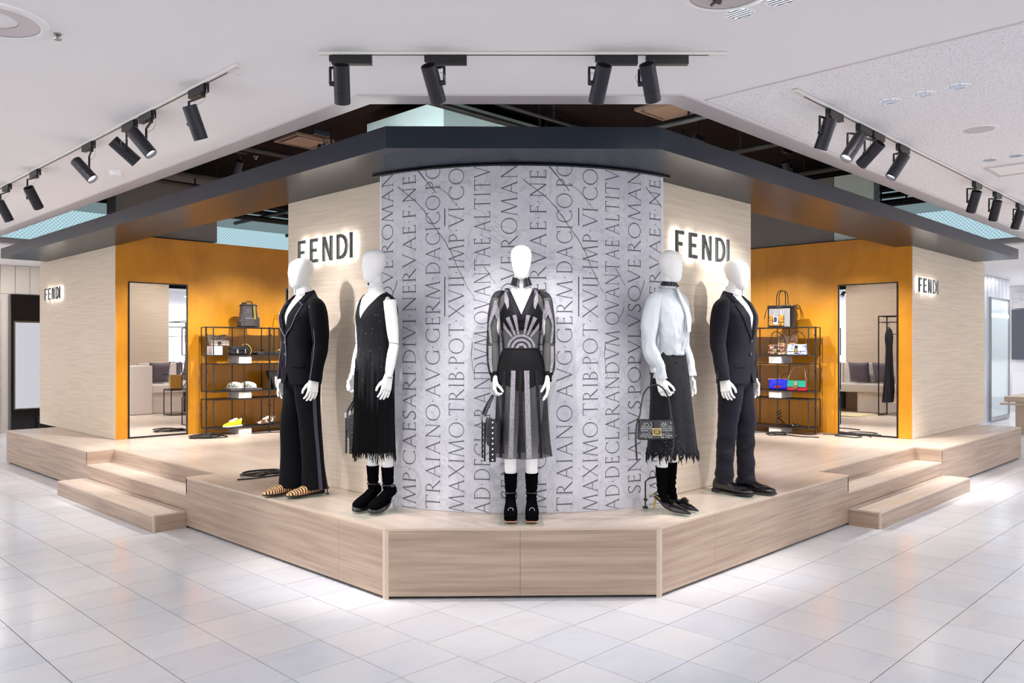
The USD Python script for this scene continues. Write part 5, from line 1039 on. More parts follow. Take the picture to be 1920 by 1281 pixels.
for s in (1, -1):
    p = np.array([(-.012, s * .100, 1.508), (-.012, s * .142, 1.497), (-.014, s * .166, 1.455), (-.022, s * .182, 1.33), (-.030, s * .188, 1.19), (-.012, s * .186, 1.06), (.018, s * .178, .975)])
    rr = (.024, .042, .052, .051, .050, .052, .040); sv = limb(p, rr, [q * .86 for q in rr], 36, 60); sv = wrinkle(sv, .006, (9, 9, 7), 9 + s)
    S_ = w2.add('sleeve', sv, 'sheer', smooth=60, parent=dress2)
    w2.add('cuff', limb([(.016, s * .178, .985), (.022, s * .176, .955), (.026, s * .174, .925)], (.037, .033, .034), (.031, .028, .029), 28, 8), 'black_cloth', smooth=60, parent=dress2)
    def on_sleeve(yz, h, s=s, p=p, rr=rr):
        z = yz[:, 1]; o = np.argsort(p[:, 2]); cx = np.interp(z, p[o, 2], p[o, 0]); cy = np.interp(z, p[o, 2], p[o, 1]); r_s = np.interp(z, p[o, 2], np.array(rr)[o]) + .006
        a = yz[:, 0]; return np.c_[cx + (r_s + h) * np.cos(a), cy + (r_s + h) * .86 * np.sin(a), z]
    for pg in (sg.Polygon([(s * -.1, 1.46), (s * .25, 1.46), (s * .75, 1.30), (s * .55, 1.28), (s * .0, 1.37), (s * -.5, 1.33), (s * -.55, 1.36)]), sg.Polygon([(s * .15, 1.16), (s * .65, 1.16), (s * .60, .985), (s * .2, .985)]), sg.Polygon([(s * .45, 1.30), (s * .75, 1.28), (s * .35, 1.18), (s * .10, 1.18)])):
        w2.add('lace_inset', patch(pg, on_sleeve, .002, .05), 'lace_band', smooth=40, parent=dress2)
    w2.add('elbow_seam', ring_on(p[4] + np.array([0, 0, -.005]), p[4] + np.array([0, 0, -.06]), .0485, .0015), 'black_cloth', parent=dress2)
# black leather shirt collar
a = np.linspace(.22, 2 * np.pi - .22, 40)
C = np.stack([np.c_[-.004 + .052 * np.cos(a), .056 * np.sin(a), 1.572 - .006 * np.cos(a)], np.c_[.0 + .050 * np.cos(a), .053 * np.sin(a), 1.620 - .012 * np.cos(a)], np.c_[.0 + .053 * np.cos(a), .056 * np.sin(a), 1.620 - .012 * np.cos(a)], np.c_[-.002 + .066 * np.cos(a), .074 * np.sin(a), 1.566 - .004 * np.cos(a) - .020 * np.clip(np.cos(a), 0, 1) ** 4]], 1)
w2.add('leather_collar', fixo(ring_mesh(C)), 'black_leather', smooth=40, label='black leather shirt collar worn as a choker'); w2.add('collar_button', move(trimesh.creation.icosphere(2, .0055), (.060, 0, 1.572)), 'steel')
for (pp, _), s in zip(legs, (1, -1)):
    o = (pp[-1][0] + .016, s * .070, .0098)
    socks(w2, pp, FL_R, .312)
    woman_shoe(w2, o, s, 'platform')
plate(w2, -.19, .195, -.145, .145)

# --- white satin shirt and black lace skirt
w3 = Thing('dressed_mannequin', 'mannequin in a white satin shirt and a black lace skirt, second from the right', 'mannequin', loc=(4.832, 3.195, P + .0005), rz=-math.pi / 2)
wa = (.055, .200, .935)
r3_ = (.034, .034, .030, .027, .027, .0225)
arms = {-1: arm(-1, (-.012, .158, 1.470), (-.033, .204, 1.18), wa, r3_), 1: arm(1, (-.010, .158, 1.470), (-.03, .200, 1.175), (.03, .195, .945), r3_)}
legs = [leg(1, -.022, .066, .9, .12, FL_R), leg(-1, -.002, .066, .9, .12, FL_R)]
w3.add('body', body(False, arms, legs, (1.9, .8)), 'mannequin', smooth=50, label='white mannequin figure with egg-shaped head')
SH = [(1.10, .004, 0, .092, .132, 2.1), (1.15, .006, 0, .098, .138, 2.1), (1.20, .010, 0, .108, .146, 2.1), (1.28, .014, 0, .115, .150, 2.1), (1.36, .018, 0, .117, .152, 2.1), (1.43, .008, 0, .102, .157, 2.1), (1.485, -.006, 0, .080, .160, 2.1), (1.522, -.013, 0, .066, .134, 2.1), (1.548, -.014, 0, .058, .085, 2.0), (1.57, -.008, 0, .052, .058, 2.0), (1.60, -.002, 0, .050, .052, 2.0)]
shm = T3(MF(fixo(loft(SH, 64, 80))).refine_to_length(.012)); shm = wrinkle(shm, .034, (15, 15, 5.0), 31, lambda v: np.clip((1.46 - v[:, 2]) * 6, .05, 1))
s3 = w3.add('shirt', shm, 'satin_white', smooth=60, label='white satin blouse bloused over the waist')
fsh = surf(SH)
w3.add('placket', patch(sg.Polygon([(-.014, 1.13), (.014, 1.13), (.012, 1.56), (-.012, 1.56)]), lambda q, h: fsh(q, h + .002), .006, .03), 'satin_white', smooth=50, parent=s3)
w3.add('neck_tie', wrinkle(fixo(limb([(.060, 0, 1.56), (.088, .004, 1.50), (.125, .012, 1.42), (.150, .008, 1.34), (.152, .006, 1.26)], (.010, .012, .012, .011, .006), (.014, .024, .028, .030, .018), 20, 40)), .004, (14, 14, 12), 8), 'satin_white', smooth=60, parent=s3)
for s in (1, -1):
    w_ = np.array(wa) * (1, s, 1) if s < 0 else np.array((.03, .195, .945))
    p = np.array([(-.012, s * .100, 1.512), (-.014, s * .145, 1.500), (-.016, s * .172, 1.460), (-.028, s * .196, 1.34), (-.034, s * .206, 1.19), w_ * .45 + np.array([-.030, s * .204, 1.18]) * .55, w_ + np.array([-.006, 0, .075]), w_ + np.array([0, 0, .005])])
    sv = limb(p, (.026, .046, .058, .060, .056, .052, .044, .056), (.022, .040, .050, .052, .050, .046, .038, .046), 36, 70); sv = wrinkle(sv, .022, (17, 17, 5), 40 + s, lambda v: np.clip((1.47 - v[:, 2]) * 5, .1, 1))
    w3.add('sleeve', sv, 'satin_white', smooth=60, parent=s3)
collar_band(w3, 'satin_white', 1.568, 1.615, -.004, (.053, .057), .0, (.052, .055), .10, 'stand_collar'); collar_band(w3, 'black_leather', 1.583, 1.612, -.002, (.058, .062), .002, (.055, .058), .06, 'choker', 'black leather choker with a small gilt stud')
w3.add('choker_stud', cyl((.058, 0, 1.594), (.068, 0, 1.594), .007, 12), 'gold_metal')
jag = lambda a: .018 * np.sin(23 * a) + .014 * np.sin(41 * a + 1) + .010 * np.sin(67 * a + 2)
def lace_mod(a, z): return np.clip((1.1 - z) * 1.2, 0, 1) * (.045 * np.sin(6 * a + .6) + .02 * np.sin(11 * a + 2))
LS = [(.395, .02, 0, .176, .198, 2.0), (.55, .016, 0, .158, .184, 2.0), (.75, .010, 0, .138, .170, 2.0), (.92, .002, 0, .122, .160, 2.1), (1.0, -.002, 0, .113, .156, 2.1), (1.08, 0, 0, .098, .140, 2.1), (1.155, .004, 0, .084, .121, 2.1)]
def lace(grow, n=180, m=100, ends=True):
    q = loft(LS, n, m, lace_mod, cap=False, grow=grow); a = np.arctan2(q.vertices[:, 1] / .198, (q.vertices[:, 0] - .02) / .176); k = np.clip((.52 - q.vertices[:, 2]) / .12, 0, 1); q.vertices[:, 2] += jag(a) * k; return q
sk = w3.add('skirt', lace(0), 'lace_black', smooth=60, label='black open lace skirt with a ragged hem')
w3.add('skirt_lining', T3(shell([(.56, .016, 0, .146, .170, 2.0), (.75, .010, 0, .128, .158, 2.0), (.92, .002, 0, .114, .150, 2.1), (1.0, -.002, 0, .108, .150, 2.1), (1.08, 0, 0, .093, .135, 2.1), (1.15, .004, 0, .080, .117, 2.1)], .003, (), lace_mod, 80, 60)), 'black_cloth', smooth=60, parent=sk)
w3.add('waistband', T3(shell([(1.135, .003, 0, .089, .127, 2.1), (1.162, .004, 0, .086, .123, 2.1)], .004, ())), 'suit_dark', smooth=60, parent=sk)
r_ = random.Random(21); th = []
for k in range(260):
    a = r_.uniform(0, 6.283); z = .40 + float(jag(a)) + r_.uniform(-.004, .02); kk = 1 + lace_mod(a, .42); b = np.array([.02 + .176 * kk * math.cos(a), .198 * kk * math.sin(a), z]); th.append(tube([b, b + np.array([r_.uniform(-.008, .008), r_.uniform(-.008, .008), -r_.uniform(.012, .034)])], (.003, .0015), 4))
w3.add('hem_tatters', cat(th), 'black_cloth', parent=sk, kind='stuff', label='ragged black threads along the hem')
for (pp, _), s in zip(legs, (1, -1)):
    o = (pp[-1][0] + .010, s * .066, .0098); hi = .335 if s > 0 else .315
    socks(w3, pp, FL_R, hi, .07)
    woman_shoe(w3, o, s, 'pump')
plate(w3, -.18, .225, -.145, .145)
w3.add('stand_rod', cat([cyl((-.155, -.075, .0098), (-.155, -.075, .022), .020, 16), tube([(-.155, -.075, .012), (-.155, -.075, .20), (-.125, -.065, .225), (-.075, -.062, .235), (-.07, -.062, .32)], .0055, 8), cyl((-.165, -.075, .07), (-.142, -.075, .07), .009, 10)]), 'black_metal', smooth=40)
# ------------------------------------------------------------------ mirrors, shelves and what stands on them
def frame_bars(a, b, w, skip=()):
    """the twelve edges of a box as square bars, joined"""
    (x0, y0, z0), (x1, y1, z1) = a, b; E_ = []
    for y in (y0, y1):
        for z in (z0, z1): E_.append(rod((x0, y, z), (x1, y, z), w))
    for x in (x0, x1):
        for z in (z0, z1): E_.append(rod((x, y0, z), (x, y1, z), w))
        for y in (y0, y1): E_.append(rod((x, y, z0), (x, y, z1), w))
    return E_
def mirror(label, lo, hi, axis, f):
    t = Thing('wall_mirror', label, 'mirror', loc=((lo + hi) / 2, f, P) if axis == 'y' else (f, (lo + hi) / 2, P))
    fr = sg.box(lo, P + .003, hi, 2.435).difference(sg.box(lo + .012, P + .02, hi - .012, 2.421))
    def at(m, d0):
        v = np.array(m.vertices); w = np.c_[v[:, 0], f - d0 - v[:, 2], v[:, 1]] if axis == 'y' else np.c_[f - d0 - v[:, 2], v[:, 0], v[:, 1]]; return fixo(trimesh.Trimesh(w, m.faces, process=False))
    t.add('frame', at(extrude(fr, .022), .0005), 'black_metal', world=True); t.add('glass', at(extrude(sg.box(lo + .012, P + .02, hi - .012, 2.421), .006), .004), 'mirror', world=True)
mirror('tall black-framed mirror set in the left amber wall', 3.874, 4.629, 'y', 10.60); mirror('tall black-framed mirror set in the right amber wall', 3.70, 4.46, 'x', 10.75)
LV = [(.535, .915), (1.02, 1.38), (1.497, 1.868)]
mat('shelf_steel', srgb(30, 27, 28), .4); mat('stone', srgb(208, 200, 196), .6, srgb(160, 140, 130), scale=9, detail=4, lo=.5, hi=.75)
BAY, DEP = .433, .35
def shelf(label, loc, rz, bays=4):
    t = Thing('display_shelf', label, 'shelf', loc=loc, rz=rz); L = BAY * bays
    for z0, z1 in LV:
        b = frame_bars((0, 0, z0 - P), (L, DEP, z1 - P), .011)
        for k in range(1, bays):
            for y in (0, DEP): b.append(rod((k * BAY, y, z0 - P), (k * BAY, y, z1 - P), .010))
        c = t.add('shelf_cage', U(*b), 'shelf_steel')
        t.add('shelf_plate', box((.004, .004, z0 - P - .002), (L - .004, DEP - .004, z0 - P + .004)), 'shelf_steel', parent=c); t.add('shelf_plate', box((.004, .004, z1 - P - .003), (L - .004, DEP - .004, z1 - P + .003)), 'shelf_steel', parent=c)
    for x in (-.0135, .79, L + .0135):
        y = DEP * .52 if x in (-.0135, L + .0135) else -.016
        t.add('post', rod((x, y, .010), (x, y, LV[-1][1] - P + .002), .017), 'shelf_steel')
        for z0, z1 in LV: t.add('clamp_knob', cyl((x, y - .008, (z0 + z1) / 2 - P + .1), (x, y - .045, (z0 + z1) / 2 - P + .085), .007, 10), 'shelf_steel')
    return t
SHL = (4.76, 10.115, P); SHR = (10.235, 4.638 + 4 * BAY, P)
shelf('black metal cage shelf of bags and shoes before the left amber wall', SHL, 0.0); shelf('black metal cage shelf of handbags before the right amber wall', SHR, -math.pi / 2)
def onL(x, y, z): return (SHL[0] + x, SHL[1] + y, z)
def onR(x, y, z): return (SHR[0] + y, SHR[1] - x, z)
for k, (z0, z1) in enumerate(((P, LV[0][0] - .008), (LV[0][1] + .006, LV[1][0] - .008), (LV[1][1] + .006, LV[2][0] - .008))):
    lev = ('under the lowest cage', 'between the lower two cages', 'between the upper two cages')[k]
    for side, at, rz in (('left', onL(.45, .18, z0), 0.0), ('right', onR(4 * BAY - .47, .18, z0), -math.pi / 2)):
        t = Thing('stone_block', f'pale rough stone block {lev} of the {side} shelf', 'stone block', loc=at, rz=rz)
        m = T3(MF(rbox((-.09, -.17, .0005), (.09, .15, z1 - z0 - .0005), .004)).refine_to_length(.03)); t.add('block', wrinkle(m, .0016, (30, 30, 30), k), 'stone', smooth=30)
# --- goods
def pattern(name, cols, scale, rough=.5, kind='noise', stretch=(1, 1, 1), **kw):
    n = len(cols); ramp = [(.36 + .28 * k / n, c) for k, c in enumerate(cols)]
    tex = ('noise_texture', {'scale': scale, 'detail': 2.0}) if kind == 'noise' else ('voronoi_texture', {'scale': scale}) if kind == 'voronoi' else ('wave_texture', {'scale': scale, 'distortion': 4.0, 'detail': 1.0})
    if kind != 'noise': ramp = [((k + .01) / n, c) for k, c in enumerate(cols)]
    MATS[name] = usdkit.material(stage, '/World/Looks/' + name, {'g': ('texture_coordinate', {}), 'm': ('mapping', {'scale': stretch}), 't': tex, 'r': ('rgb_ramp', {'ramp': ramp, 'interpolate': False}), 'p': ('principled_bsdf', {'roughness': rough, **kw})},
        [('g.object', 'm.vector'), ('m.vector', 't.vector'), ('t.color' if kind == 'voronoi' else 't.fac', 'r.fac'), ('r.color', 'p.base_color')], surface='p.BSDF')
mat('stud', srgb(235, 235, 240), .25, metallic=.2); mat('pack_grey', srgb(74, 70, 72), .35); mat('pack_dark', srgb(34, 31, 34), .4); mat('yellow', srgb(238, 216, 40), .4); mat('yellow_strap', srgb(226, 196, 92), .4); mat('white_rubber', srgb(236, 234, 230), .5); mat('boucle', srgb(196, 184, 172), .9, srgb(120, 108, 100), scale=60, detail=3)
pattern('stripes_bw', [srgb(235, 232, 232), srgb(30, 28, 34), srgb(225, 222, 224), srgb(40, 36, 42)], 15, .4, 'wave', (1, 1, 2.2)); pattern('orange_marble', [srgb(60, 36, 20), srgb(206, 140, 50), srgb(226, 164, 70), srgb(190, 120, 40)], 38, .35)
pattern('snake', [srgb(196, 158, 118), srgb(222, 188, 148), srgb(168, 128, 92)], 22, .45); pattern('baroque', [srgb(40, 26, 24), srgb(186, 130, 100), srgb(70, 34, 30), srgb(220, 190, 170)], 26, .35)
pattern('sky_floral', [srgb(222, 224, 236), srgb(150, 172, 214), srgb(232, 208, 206), srgb(96, 120, 180)], 30, .4); mat('foil_blue', srgb(36, 44, 208), .22, metallic=.35); mat('sequin_green', srgb(44, 160, 134), .25, metallic=.4); mat('sequin_red', srgb(176, 28, 44), .28, metallic=.3); mat('rose_metal', srgb(214, 170, 150), .25, metallic=.8); mat('brown_strap', srgb(84, 40, 30), .45)
pattern('sneaker_brown', [srgb(150, 92, 60), srgb(40, 30, 28), srgb(196, 150, 120), srgb(236, 232, 228)], 26, .6); pattern('slip_green', [srgb(236, 236, 232), srgb(150, 160, 120), srgb(240, 240, 238), srgb(90, 100, 80)], 30, .6)
def strap(pts, r, n=26): return tube(spline(pts, n), r, 8)
def buckle_ff(t, x, y, z, par, w=.030, h=.024):
    """square plate with two interlocked F bars"""
    def at(q, y0, d): m = extrude(q, d); v = np.array(m.vertices); return fixo(trimesh.Trimesh(np.c_[x + v[:, 0], y - y0 - v[:, 2], z + v[:, 1]], m.faces, process=False))
    t.add('buckle', at(sg.box(-w, -h, w, h), .0, .004), 'gold_metal', parent=par)
    f = unary_union([sg.box(-w * .78, -h * .7, -w * .5, h * .7), sg.box(-w * .78, h * .38, w * .55, h * .7), sg.box(-w * .78, -h * .14, w * .15, h * .14)]); f2 = affinity.rotate(f, 180, origin=(0, 0))
    t.add('buckle_mark', at(f.buffer(-.0006), .004, .0016), 'black_leather', parent=par); t.add('buckle_mark', at(f2.difference(f.buffer(.002)), .004, .0016), 'black_leather', parent=par)
def baguette(name, label, loc, rz, m, w=.24, h=.13, d=.05, flap=None, flap_h=.6, strap_m='black_leather', strap_top=.16, lean=0.0, buckle=True, studs=False, stripe=None):
    t = Thing(name, label, 'handbag', loc=loc, rz=rz)
    prof = m3.Manifold.batch_hull([m3.Manifold.sphere(.012, 12).translate((x, y, z)) for x, y, z in [(sx * (w / 2 - .012), sy * (d / 2 - .012), .0125) for sx in (1, -1) for sy in (1, -1)] + [(sx * (w / 2 - .02), sy * (d * .35 - .012), h - .012) for sx in (1, -1) for sy in (1, -1)]])
    b = t.add('body', T3(prof), m, smooth=50)
    fl_ = m3.Manifold.batch_hull([m3.Manifold.sphere(.006, 10).translate((x, y, z)) for x, y, z in [(sx * (w / 2 - .012), -d / 2 - .001, h * (1 - flap_h)) for sx in (1, -1)] + [(sx * (w / 2 - .016), -d * .36, h - .006) for sx in (1, -1)] + [(sx * (w / 2 - .018), d * .3, h - .002) for sx in (1, -1)]])
    f = t.add('flap', T3(fl_), flap or m, smooth=50)
    if buckle:
        t.add('front_strap', rbox((-.021, -d / 2 - .014, h * .22), (.021, -d / 2 - .004, h * .92), .003), stripe or 'black_leather', parent=f); buckle_ff(t, 0, -d / 2 - .0142, h * .42, f)
    if studs:
        r = random.Random(4); st = []
        for i in range(-9, 10):
            for j in range(9):
                x, z = i * .0122 + (j % 2) * .006, .016 + j * .0122
                if abs(x) < .027 or abs(x) > w / 2 - .014 or z > h - .02 or r.random() < .18: continue
                st.append(move(trimesh.creation.icosphere(1, .0033), (x, -d / 2 - .004 - (.003 if z > h * (1 - flap_h) else 0), z)))
        t.add('studs', cat(st), 'stud', parent=f, kind='stuff', label='rows of small silver studs')
    for s in (1, -1):
        t.add('ring', tube([(s * (w / 2 - .012) + .008 * math.cos(q), .0, h + .006 + .010 * math.sin(q)) for q in np.linspace(0, 6.28, 17)[:-1]], .0022, 6, True), 'gold_metal', smooth=60, parent=b)
    k = w / 2 - .012
    t.add('shoulder_strap', strap([(-k, 0, h + .012), (-k * .82, lean * .3, h + strap_top * .55), (-k * .4 + lean, .0, h + strap_top * .93), (k * .1 + lean, 0, h + strap_top), (k * .55 + lean, 0, h + strap_top * .86), (k * .9, 0, h + strap_top * .45), (k, 0, h + .012)], .0052), strap_m, smooth=60)
    return t
# left shelf, top: rucksack and black tote
t = Thing('backpack', 'grey and black leather backpack on top of the left shelf', 'backpack', loc=onL(.575, .17, LV[2][1] + .0075), rz=-.15)
bk = loft([(.0, 0, 0, .085, .118, 3.2), (.02, 0, 0, .092, .128, 3.2), (.14, 0, 0, .088, .122, 3.0), (.26, 0, 0, .080, .108, 2.8), (.30, 0, 0, .078, .108, 2.6), (.315, 0, 0, .066, .098, 2.6)], 48, 40); bk.vertices[:, [0, 1]] = bk.vertices[:, [1, 0]]; bk.invert()
b = t.add('body', wrinkle(fixo(bk), .006, (16, 16, 16), 2), 'pack_grey', smooth=60); t.add('lid_trim', tube([(.116 * math.cos(q), .086 * math.sin(q), .297) for q in np.linspace(0, 6.28, 41)[:-1]], .0065, 8, True), 'pack_dark', smooth=60, parent=b)
t.add('front_pocket', rbox((-.085, -.108, .008), (.06, -.07, .13), .014), 'pack_grey', parent=b); t.add('side_pocket', rbox((-.145, -.05, .004), (-.105, .05, .10), .014), 'pack_dark', parent=b); t.add('side_pocket', rbox((.11, -.05, .004), (.145, .05, .14), .014), 'pack_grey', parent=b)
t.add('front_strap', rbox((.028, -.100, .06), (.062, -.086, .30), .004), 'pack_dark', parent=b)
for x in (.036, .054): t.add('zip_cord', strap([(x, -.102, .29), (x + .004, -.108, .20), (x + .010, -.106, .11)], .0042), 'yellow_strap', smooth=60, parent=b)
t.add('top_handle', strap([(-.03, .0, .312), (-.02, 0, .345), (.01, 0, .352), (.04, 0, .345), (.05, 0, .312)], .007), 'pack_dark', smooth=60); t.add('buckle_end', rbox((-.085, -.03, .312), (-.035, .02, .340), .008), 'pack_dark')
def tote(name, label, loc, rz, m, w, h, d, top=.8, hand=.12, hm='black_leather', taper=1.0):
    t = Thing(name, label, 'handbag', loc=loc, rz=rz); S = m3.Manifold.sphere(.008, 10)
    b = t.add('body', T3(m3.Manifold.batch_hull([S.translate((sx * (w / 2 - .008), sy * (d / 2 - .008), .0085)) for sx in (1, -1) for sy in (1, -1)] + [S.translate((sx * (w / 2 * taper - .008), sy * (d / 2 * top - .008), h - .008)) for sx in (1, -1) for sy in (1, -1)])), m, smooth=40)
    if hand:
        for y in (-d * .3, d * .3): t.add('handle', strap([(-w * .2, y, h - .02), (-w * .17, y, h + hand * .6), (-w * .05, y * .8, h + hand), (w * .05, y * .8, h + hand), (w * .17, y, h + hand * .6), (w * .2, y, h - .02)], .006), hm, smooth=60)
    return t, b
tote('tote_bag', 'black tote with one tall handle at the dark end of the left shelf top', onL(1.25, .17, LV[2][1] + .0035), 0.1, 'pack_dark', .26, .22, .12, .7, .15)
# left shelf, upper cage
z = LV[2][0] + .0045
t = Thing('stone_block', 'small pale stone riser under the bouclé bag in the upper left cage', 'stone block', loc=onL(.115, .20, z)); t.add('block', rbox((-.075, -.07, .0), (.075, .09, .118), .003), 'stone')
t = Thing('boucle_bag', 'curly beige bouclé bag with a scalloped top in the upper left cage', 'handbag', loc=onL(.165, .21, z + .119))
bb = sg.Polygon(spline([(-.125, 0), (-.128, .10), (-.118, .155), (-.07, .150), (0, .138), (.05, .150), (.085, .158), (.11, .13), (.14, .06), (.145, 0)], 50)); m = extrude(bb.buffer(-.006), .075, -.037); m = T3(MF(fixo(trimesh.Trimesh(np.c_[m.vertices[:, 0], m.vertices[:, 2], m.vertices[:, 1]], m.faces, process=False))).refine_to_length(.009)); b = t.add('body', wrinkle(m, .008, (70, 70, 70), 6), 'boucle', smooth=True)
t.add('tab', rbox((-.02, -.048, .02), (.02, -.036, .06), .004), 'pack_dark', parent=b)
t = Thing('camera_bag', 'small black camera bag with a yellow-edged strap in the upper left cage', 'handbag', loc=onL(.40, .10, z)); b = t.add('body', rbox((-.125, -.045, .0), (.125, .05, .105), .022, 12), 'pack_dark', smooth=40); t.add('flap', rbox((-.118, -.056, .055), (.118, .045, .118), .012), 'pack_dark', smooth=40, parent=b)
for x in (-.045, .06): t.add('buckle', rbox((x - .014, -.062, .02), (x + .014, -.054, .075), .003), 'steel', parent=b)
t.add('shoulder_strap', strap([(.06, .02, .115), (.09, .0, .135), (.125, -.02, .12), (.15, -.03, .06), (.14, -.02, .008)], .009), 'pack_dark', smooth=60); t.add('strap_edge', strap([(.055, .01, .122), (.09, -.012, .145), (.13, -.032, .126), (.158, -.042, .06), (.15, -.03, .010)], .004), 'yellow_strap', smooth=60); t.add('side_ring', tube([(-.13 - .01 * math.sin(q), .0, .05 + .014 * math.cos(q)) for q in np.linspace(0, 6.28, 17)[:-1]], .003, 6, True), 'steel', smooth=60)
t = Thing('display_tray', 'thin dark tray in the upper left cage', 'tray', loc=onL(.83, .14, z)); t.add('plate', rbox((-.19, -.10, .0), (.22, .12, .028), .004), 'shelf_steel')
for k, (x, c) in enumerate(((-.115, 'nearer'), (.125, 'further'))):
    q = Thing('flat_sandal', f'{c} grey flat sandal on the thin dark tray in the left shelf', 'sandal', loc=(SHL[0] + .83 + x, SHL[1] + .12, z + .0285), rz=.25)
    q.add('sole', shoe([(-.12, 0, .02, 0, .014), (-.08, 0, .034, 0, .016), (.0, 0, .030, 0, .015), (.08, 0, .042, 0, .014), (.125, 0, .02, 0, .012)]), 'pack_grey', smooth=50); q.add('band', tube([(.06, -.040, .010), (.06, -.03, .030), (.06, 0, .040), (.06, .03, .030), (.06, .040, .010)], .010, 8), 'yellow_strap' if k else 'pack_dark', smooth=60)
# left shelf, middle cage
z = LV[1][0] + .0045
t = Thing('display_tray', 'dark shallow tray carrying patterned slippers in the middle left cage', 'tray', loc=onL(.46, .14, z)); t.add('plate', rbox((-.21, -.12, 0), (.24, .14, .030), .005), 'pack_grey')
for k, (x, w_) in enumerate(((-.09, 'left'), (.09, 'right'))):
    q = Thing('slipper', f'{w_} white and green patterned slipper on the dark shallow tray', 'shoe', loc=onL(.46 + x, .165, z + .0305), rz=-1.35 if k == 0 else -1.15)
    q.add('upper', shoe([(-.12, 0, .03, .012, .05), (-.06, 0, .046, .010, .075), (.02, 0, .048, .008, .088), (.09, 0, .050, .006, .075), (.135, 0, .035, .008, .05), (.15, 0, .012, .012, .035)]), 'slip_green', smooth=60); q.add('sole', shoe([(-.125, 0, .032, 0, .016), (.0, 0, .046, 0, .016), (.09, 0, .053, 0, .016), (.155, 0, .015, .002, .016)]), 'white_rubber', smooth=50)
t = Thing('bucket_bag', 'black flared bag with a grey panel in the middle left cage', 'handbag', loc=onL(1.02, .16, z)); S = m3.Manifold.sphere(.007, 8)
b = t.add('body', T3(m3.Manifold.batch_hull([S.translate((sx * .085, sy * .05, .0075)) for sx in (1, -1) for sy in (1, -1)] + [S.translate((sx * .165, sy * .045, .25)) for sx in (1, -1) for sy in (1, -1)])), 'pack_dark', smooth=40); t.add('panel', T3(m3.Manifold.batch_hull([m3.Manifold.sphere(.004, 8).translate(p) for p in ((-.07, -.061, .02), (.09, -.061, .02), (-.10, -.056, .17), (.13, -.056, .17))])), 'stone', parent=b)
# left shelf, lowest cage: trainers
def trainer(label, loc, rz, up, sole='white_rubber', tongue='white_rubber'):
    t = Thing('trainer', label, 'shoe', loc=loc, rz=rz)
    u = t.add('upper', shoe([(-.13, 0, .022, .02, .085), (-.11, 0, .034, .018, .098), (-.05, 0, .038, .016, .088), (.02, 0, .042, .014, .082), (.08, 0, .048, .012, .060), (.135, 0, .036, .014, .044), (.155, 0, .012, .018, .034)]), up, smooth=60); t.add('sole', shoe([(-.138, 0, .028, 0, .026), (-.08, 0, .041, 0, .026), (.02, 0, .044, 0, .024), (.09, 0, .052, 0, .024), (.14, 0, .038, .003, .024), (.163, 0, .014, .008, .024)]), sole, smooth=50)
    t.add('tongue', T3(m3.Manifold.batch_hull([m3.Manifold.sphere(.012, 10).translate(p) for p in ((-.055, -.016, .105), (-.055, .016, .105), (.04, -.016, .076), (.04, .016, .076))])), tongue, smooth=40, parent=u)
    for k in range(4): t.add('lace', tube([(.035 - .022 * k, -.026, .082 + .006 * k), (.035 - .022 * k, 0, .092 + .006 * k), (.035 - .022 * k, .026, .082 + .006 * k)], .004, 6), 'white_rubber', smooth=60, parent=u)
    t.add('heel_tab', rbox((-.138, -.02, .07), (-.122, .02, .108), .005), 'white_rubber', parent=u)
z = LV[0][0] + .0045
trainer('bright yellow trainer in the lowest cage of the left shelf', onL(.33, .12, z), math.pi + .25, 'yellow'); trainer('brown and black patterned trainer in the lowest cage of the left shelf', onL(.83, .15, z), math.pi + .2, 'sneaker_brown', 'dark_sole')
# right shelf, top: big striped tote
RZ = -math.pi / 2
t, b = tote('shopper', 'large striped shopper with an orange front pocket on top of the right shelf', onR(4 * BAY - .44, .16, LV[2][1] + .0035), RZ + .12, 'patent', .35, .30, .15, .92, .20, 'black_leather')
t.add('striped_panel', rbox((-.150, -.083, .012), (.130, -.0755, .255), .003), 'stripes_bw', parent=b); t.add('side_panel', rbox((.1745, -.06, .012), (.181, .06, .255), .003), 'stripes_bw', parent=b)
fp = t.add('front_pocket', rbox((-.150, -.112, .018), (.055, -.082, .175), .016, 10), 'orange_marble', smooth=40, parent=b); t.add('pocket_clasp', rbox((-.085, -.122, .035), (-.018, -.108, .175), .006), 'sky_floral', parent=b); t.add('clasp_plate', rbox((-.070, -.128, .075), (-.033, -.120, .14), .004), 'satin_tape', parent=b); t.add('pocket_seam', rbox((-.150, -.1145, .098), (.055, -.110, .104), .002), 'patent', parent=b)
t.add('top_band', rbox((-.178, -.082, .258), (.178, .075, .300), .008), 'black_leather', smooth=40, parent=b)
lt = meshkit.text_mesh('FENDI', .012, .0015); lt.apply_translation((-lt.bounds.mean(0)[0], 0, 0)); v = np.array(lt.vertices); t.add('name_plate', trimesh.Trimesh(np.c_[v[:, 0] - .02, -.0825 - v[:, 2], v[:, 1] + .274], lt.faces, process=False), 'bead', parent=b)
for s in (1, -1): t.add('side_strap', strap([(s * .178, -.03, .285), (s * .20, -.04, .24), (s * .222, -.05, .17), (s * .228, -.05, .12)], .0055), 'brown_strap', smooth=60, parent=b)
